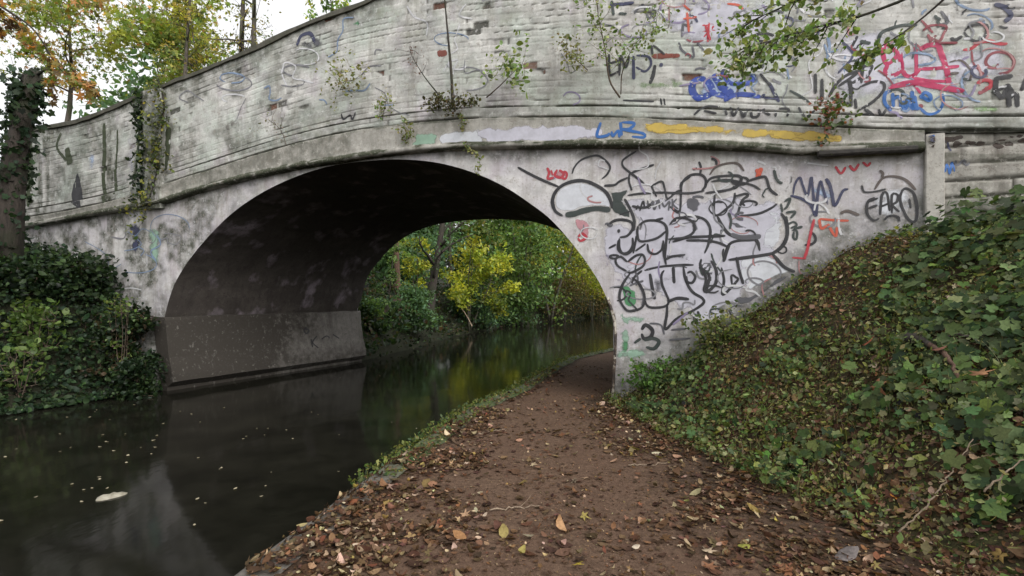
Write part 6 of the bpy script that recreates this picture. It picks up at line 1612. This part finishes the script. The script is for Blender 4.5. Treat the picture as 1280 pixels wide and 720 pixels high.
SPK = [(88, 560, .03), (75, 565, .03), (90, 606, .04), (105, 613, .035), (115, 611, .03), (134, 611, .03), (124, 597, .035), (160, 570, .05), (158, 579, .04), (196, 545, .05), (192, 551, .05), (204, 530, .04), (248, 573, .035), (0, 652, .05), (20, 562, .03), (45, 622, .03), (308, 546, .035), (358, 538, .03), (366, 549, .035), (321, 536, .03), (423, 590, .025), (243, 657, .03), (112, 522, .04), (84, 522, .04), (20, 525, .04), (176, 560, .03), (135, 553, .03), (102, 628, .035), (304, 549, .03), (250, 528, .03), (335, 536, .025), (75, 543, .03), (280, 510, .04), (475, 470, .05)]
SPK += [(RNG.uniform(0, 340), RNG.uniform(500, 640), RNG.uniform(0.018, 0.045)) for _ in range(26)] + [(RNG.uniform(330, 600), RNG.uniform(470, 560), RNG.uniform(0.018, 0.03)) for _ in range(10)]
SPK = [t_ for t_ in SPK if gpx(t_[0], t_[1], 0)[0] < xr(gpx(t_[0], t_[1], 0)[1]) - 0.25 and gpx(t_[0], t_[1], 0)[0] > xl(gpx(t_[0], t_[1], 0)[1]) + 0.5]
proto = None
for i, (px, py, s_) in enumerate(SPK):
    q = gpx(px, py, 0.0)
    if proto is None:
        proto = leaf_mesh('floating_leaf_speck', [(np.array([[0, 0, 0.004]]), np.array([[0.1, 0, 1.0]]), np.array([1.0]), OVAL, np.array([[0.34, 0.30, 0.21]]))], M_DEAD)
        o = proto
    else:
        o = proto.copy(); COL.objects.link(o)
    o.location = (q[0], q[1], 0.006); o.scale = (s_, s_, s_); o.rotation_euler = (0, 0, RNG.uniform(0, 6.28))
    tag(o, 'tiny pale leaf speck floating on the dark canal water', 'leaf', 'leaf specks floating on the canal')

# twigs and sticks
def stick(name, label, pts, r, mat, group=None, cat='twig', side=0):
    mb = MB(); L = catmull(pts, 0.03); m = len(L)
    L = L + 0.006 * RNG.normal(0, 1, L.shape) * (np.arange(m) > 0)[:, None]
    mb.tube(L, [r * (1 - 0.5 * i / m) for i in range(m)], 6, 3, 0.2)
    for j in range(side):
        i = RNG.integers(m // 3, m - 1); mb.tube(limb(L[i], (L[-1] - L[0]) / np.linalg.norm(L[-1] - L[0]) + 0.6 * rand_dir(1)[0], 0.12, 3, 0.1), [r * 0.5, r * 0.4, r * 0.3, r * 0.2], 4)
    o = mb.build(name, mat, None, tuple(L[0])); return tag(o, label, cat, group)
def gl(px, py, up=0.012): p = ground_at(px, py); p[2] += up; return p
M_PALE = mat_bark('twig_pale', (0.18, 0.13, 0.09), (0.36, 0.28, 0.2))
stick('fallen_twig', 'pale twig lying across the middle of the path', [gl(612, 640), gl(640, 637), gl(675, 635)], 0.006, M_PALE, side=1)
stick('fallen_twig', 'thin pale twig in the litter right of the path', [gl(785, 583), gl(812, 582), gl(838, 580)], 0.005, M_PALE)
stick('fallen_twig', 'short twig on the path near the kerb grass', [gl(598, 543), gl(615, 540), gl(632, 537)], 0.007, M_PALE)
stick('fallen_twig', 'curved twig by the bare concrete kerb', [gl(375, 682), gl(395, 676), gl(415, 664)], 0.006, M_PALE)
stick('fallen_twig', 'long thin dry stem arching out of the ivy at the right', [gl(1120, 672), gl(1160, 650, 0.10), gl(1195, 612, 0.16), gl(1215, 588, 0.2)], 0.006, M_PALE, side=1)
stick('fallen_twig', 'dry stem in the bottom right corner ivy', [gl(1230, 640, 0.12), gl(1262, 618, 0.14), gl(1290, 600, 0.15)], 0.006, M_PALE)
stick('broken_log', 'dark broken log end poking from the ivy on the bank', [gl(1136, 436, 0.10), gl(1150, 440, 0.11), gl(1168, 448, 0.08)], 0.045, M_BARKD, cat='log')
stick('fallen_twig', 'reddish branch stub running down the bank from the dark log', [gl(1163, 446, 0.10), gl(1182, 462, 0.11), gl(1198, 486, 0.09), gl(1206, 500, 0.04)], 0.022, M_BARKR, cat='branch')
stick('broken_log', 'pale grey branch lying across the ivy behind the dark log', [gl(1170, 442, 0.10), gl(1200, 438, 0.12), gl(1222, 436, 0.10)], 0.016, M_BARK, cat='branch', side=2)
stick('fallen_twig', 'white barkless twig caught in the far bank reeds under the trees', [P3(590, 408, 26), P3(584, 396, 26), P3(576, 384, 26)], 0.035, M_PALE, side=2)
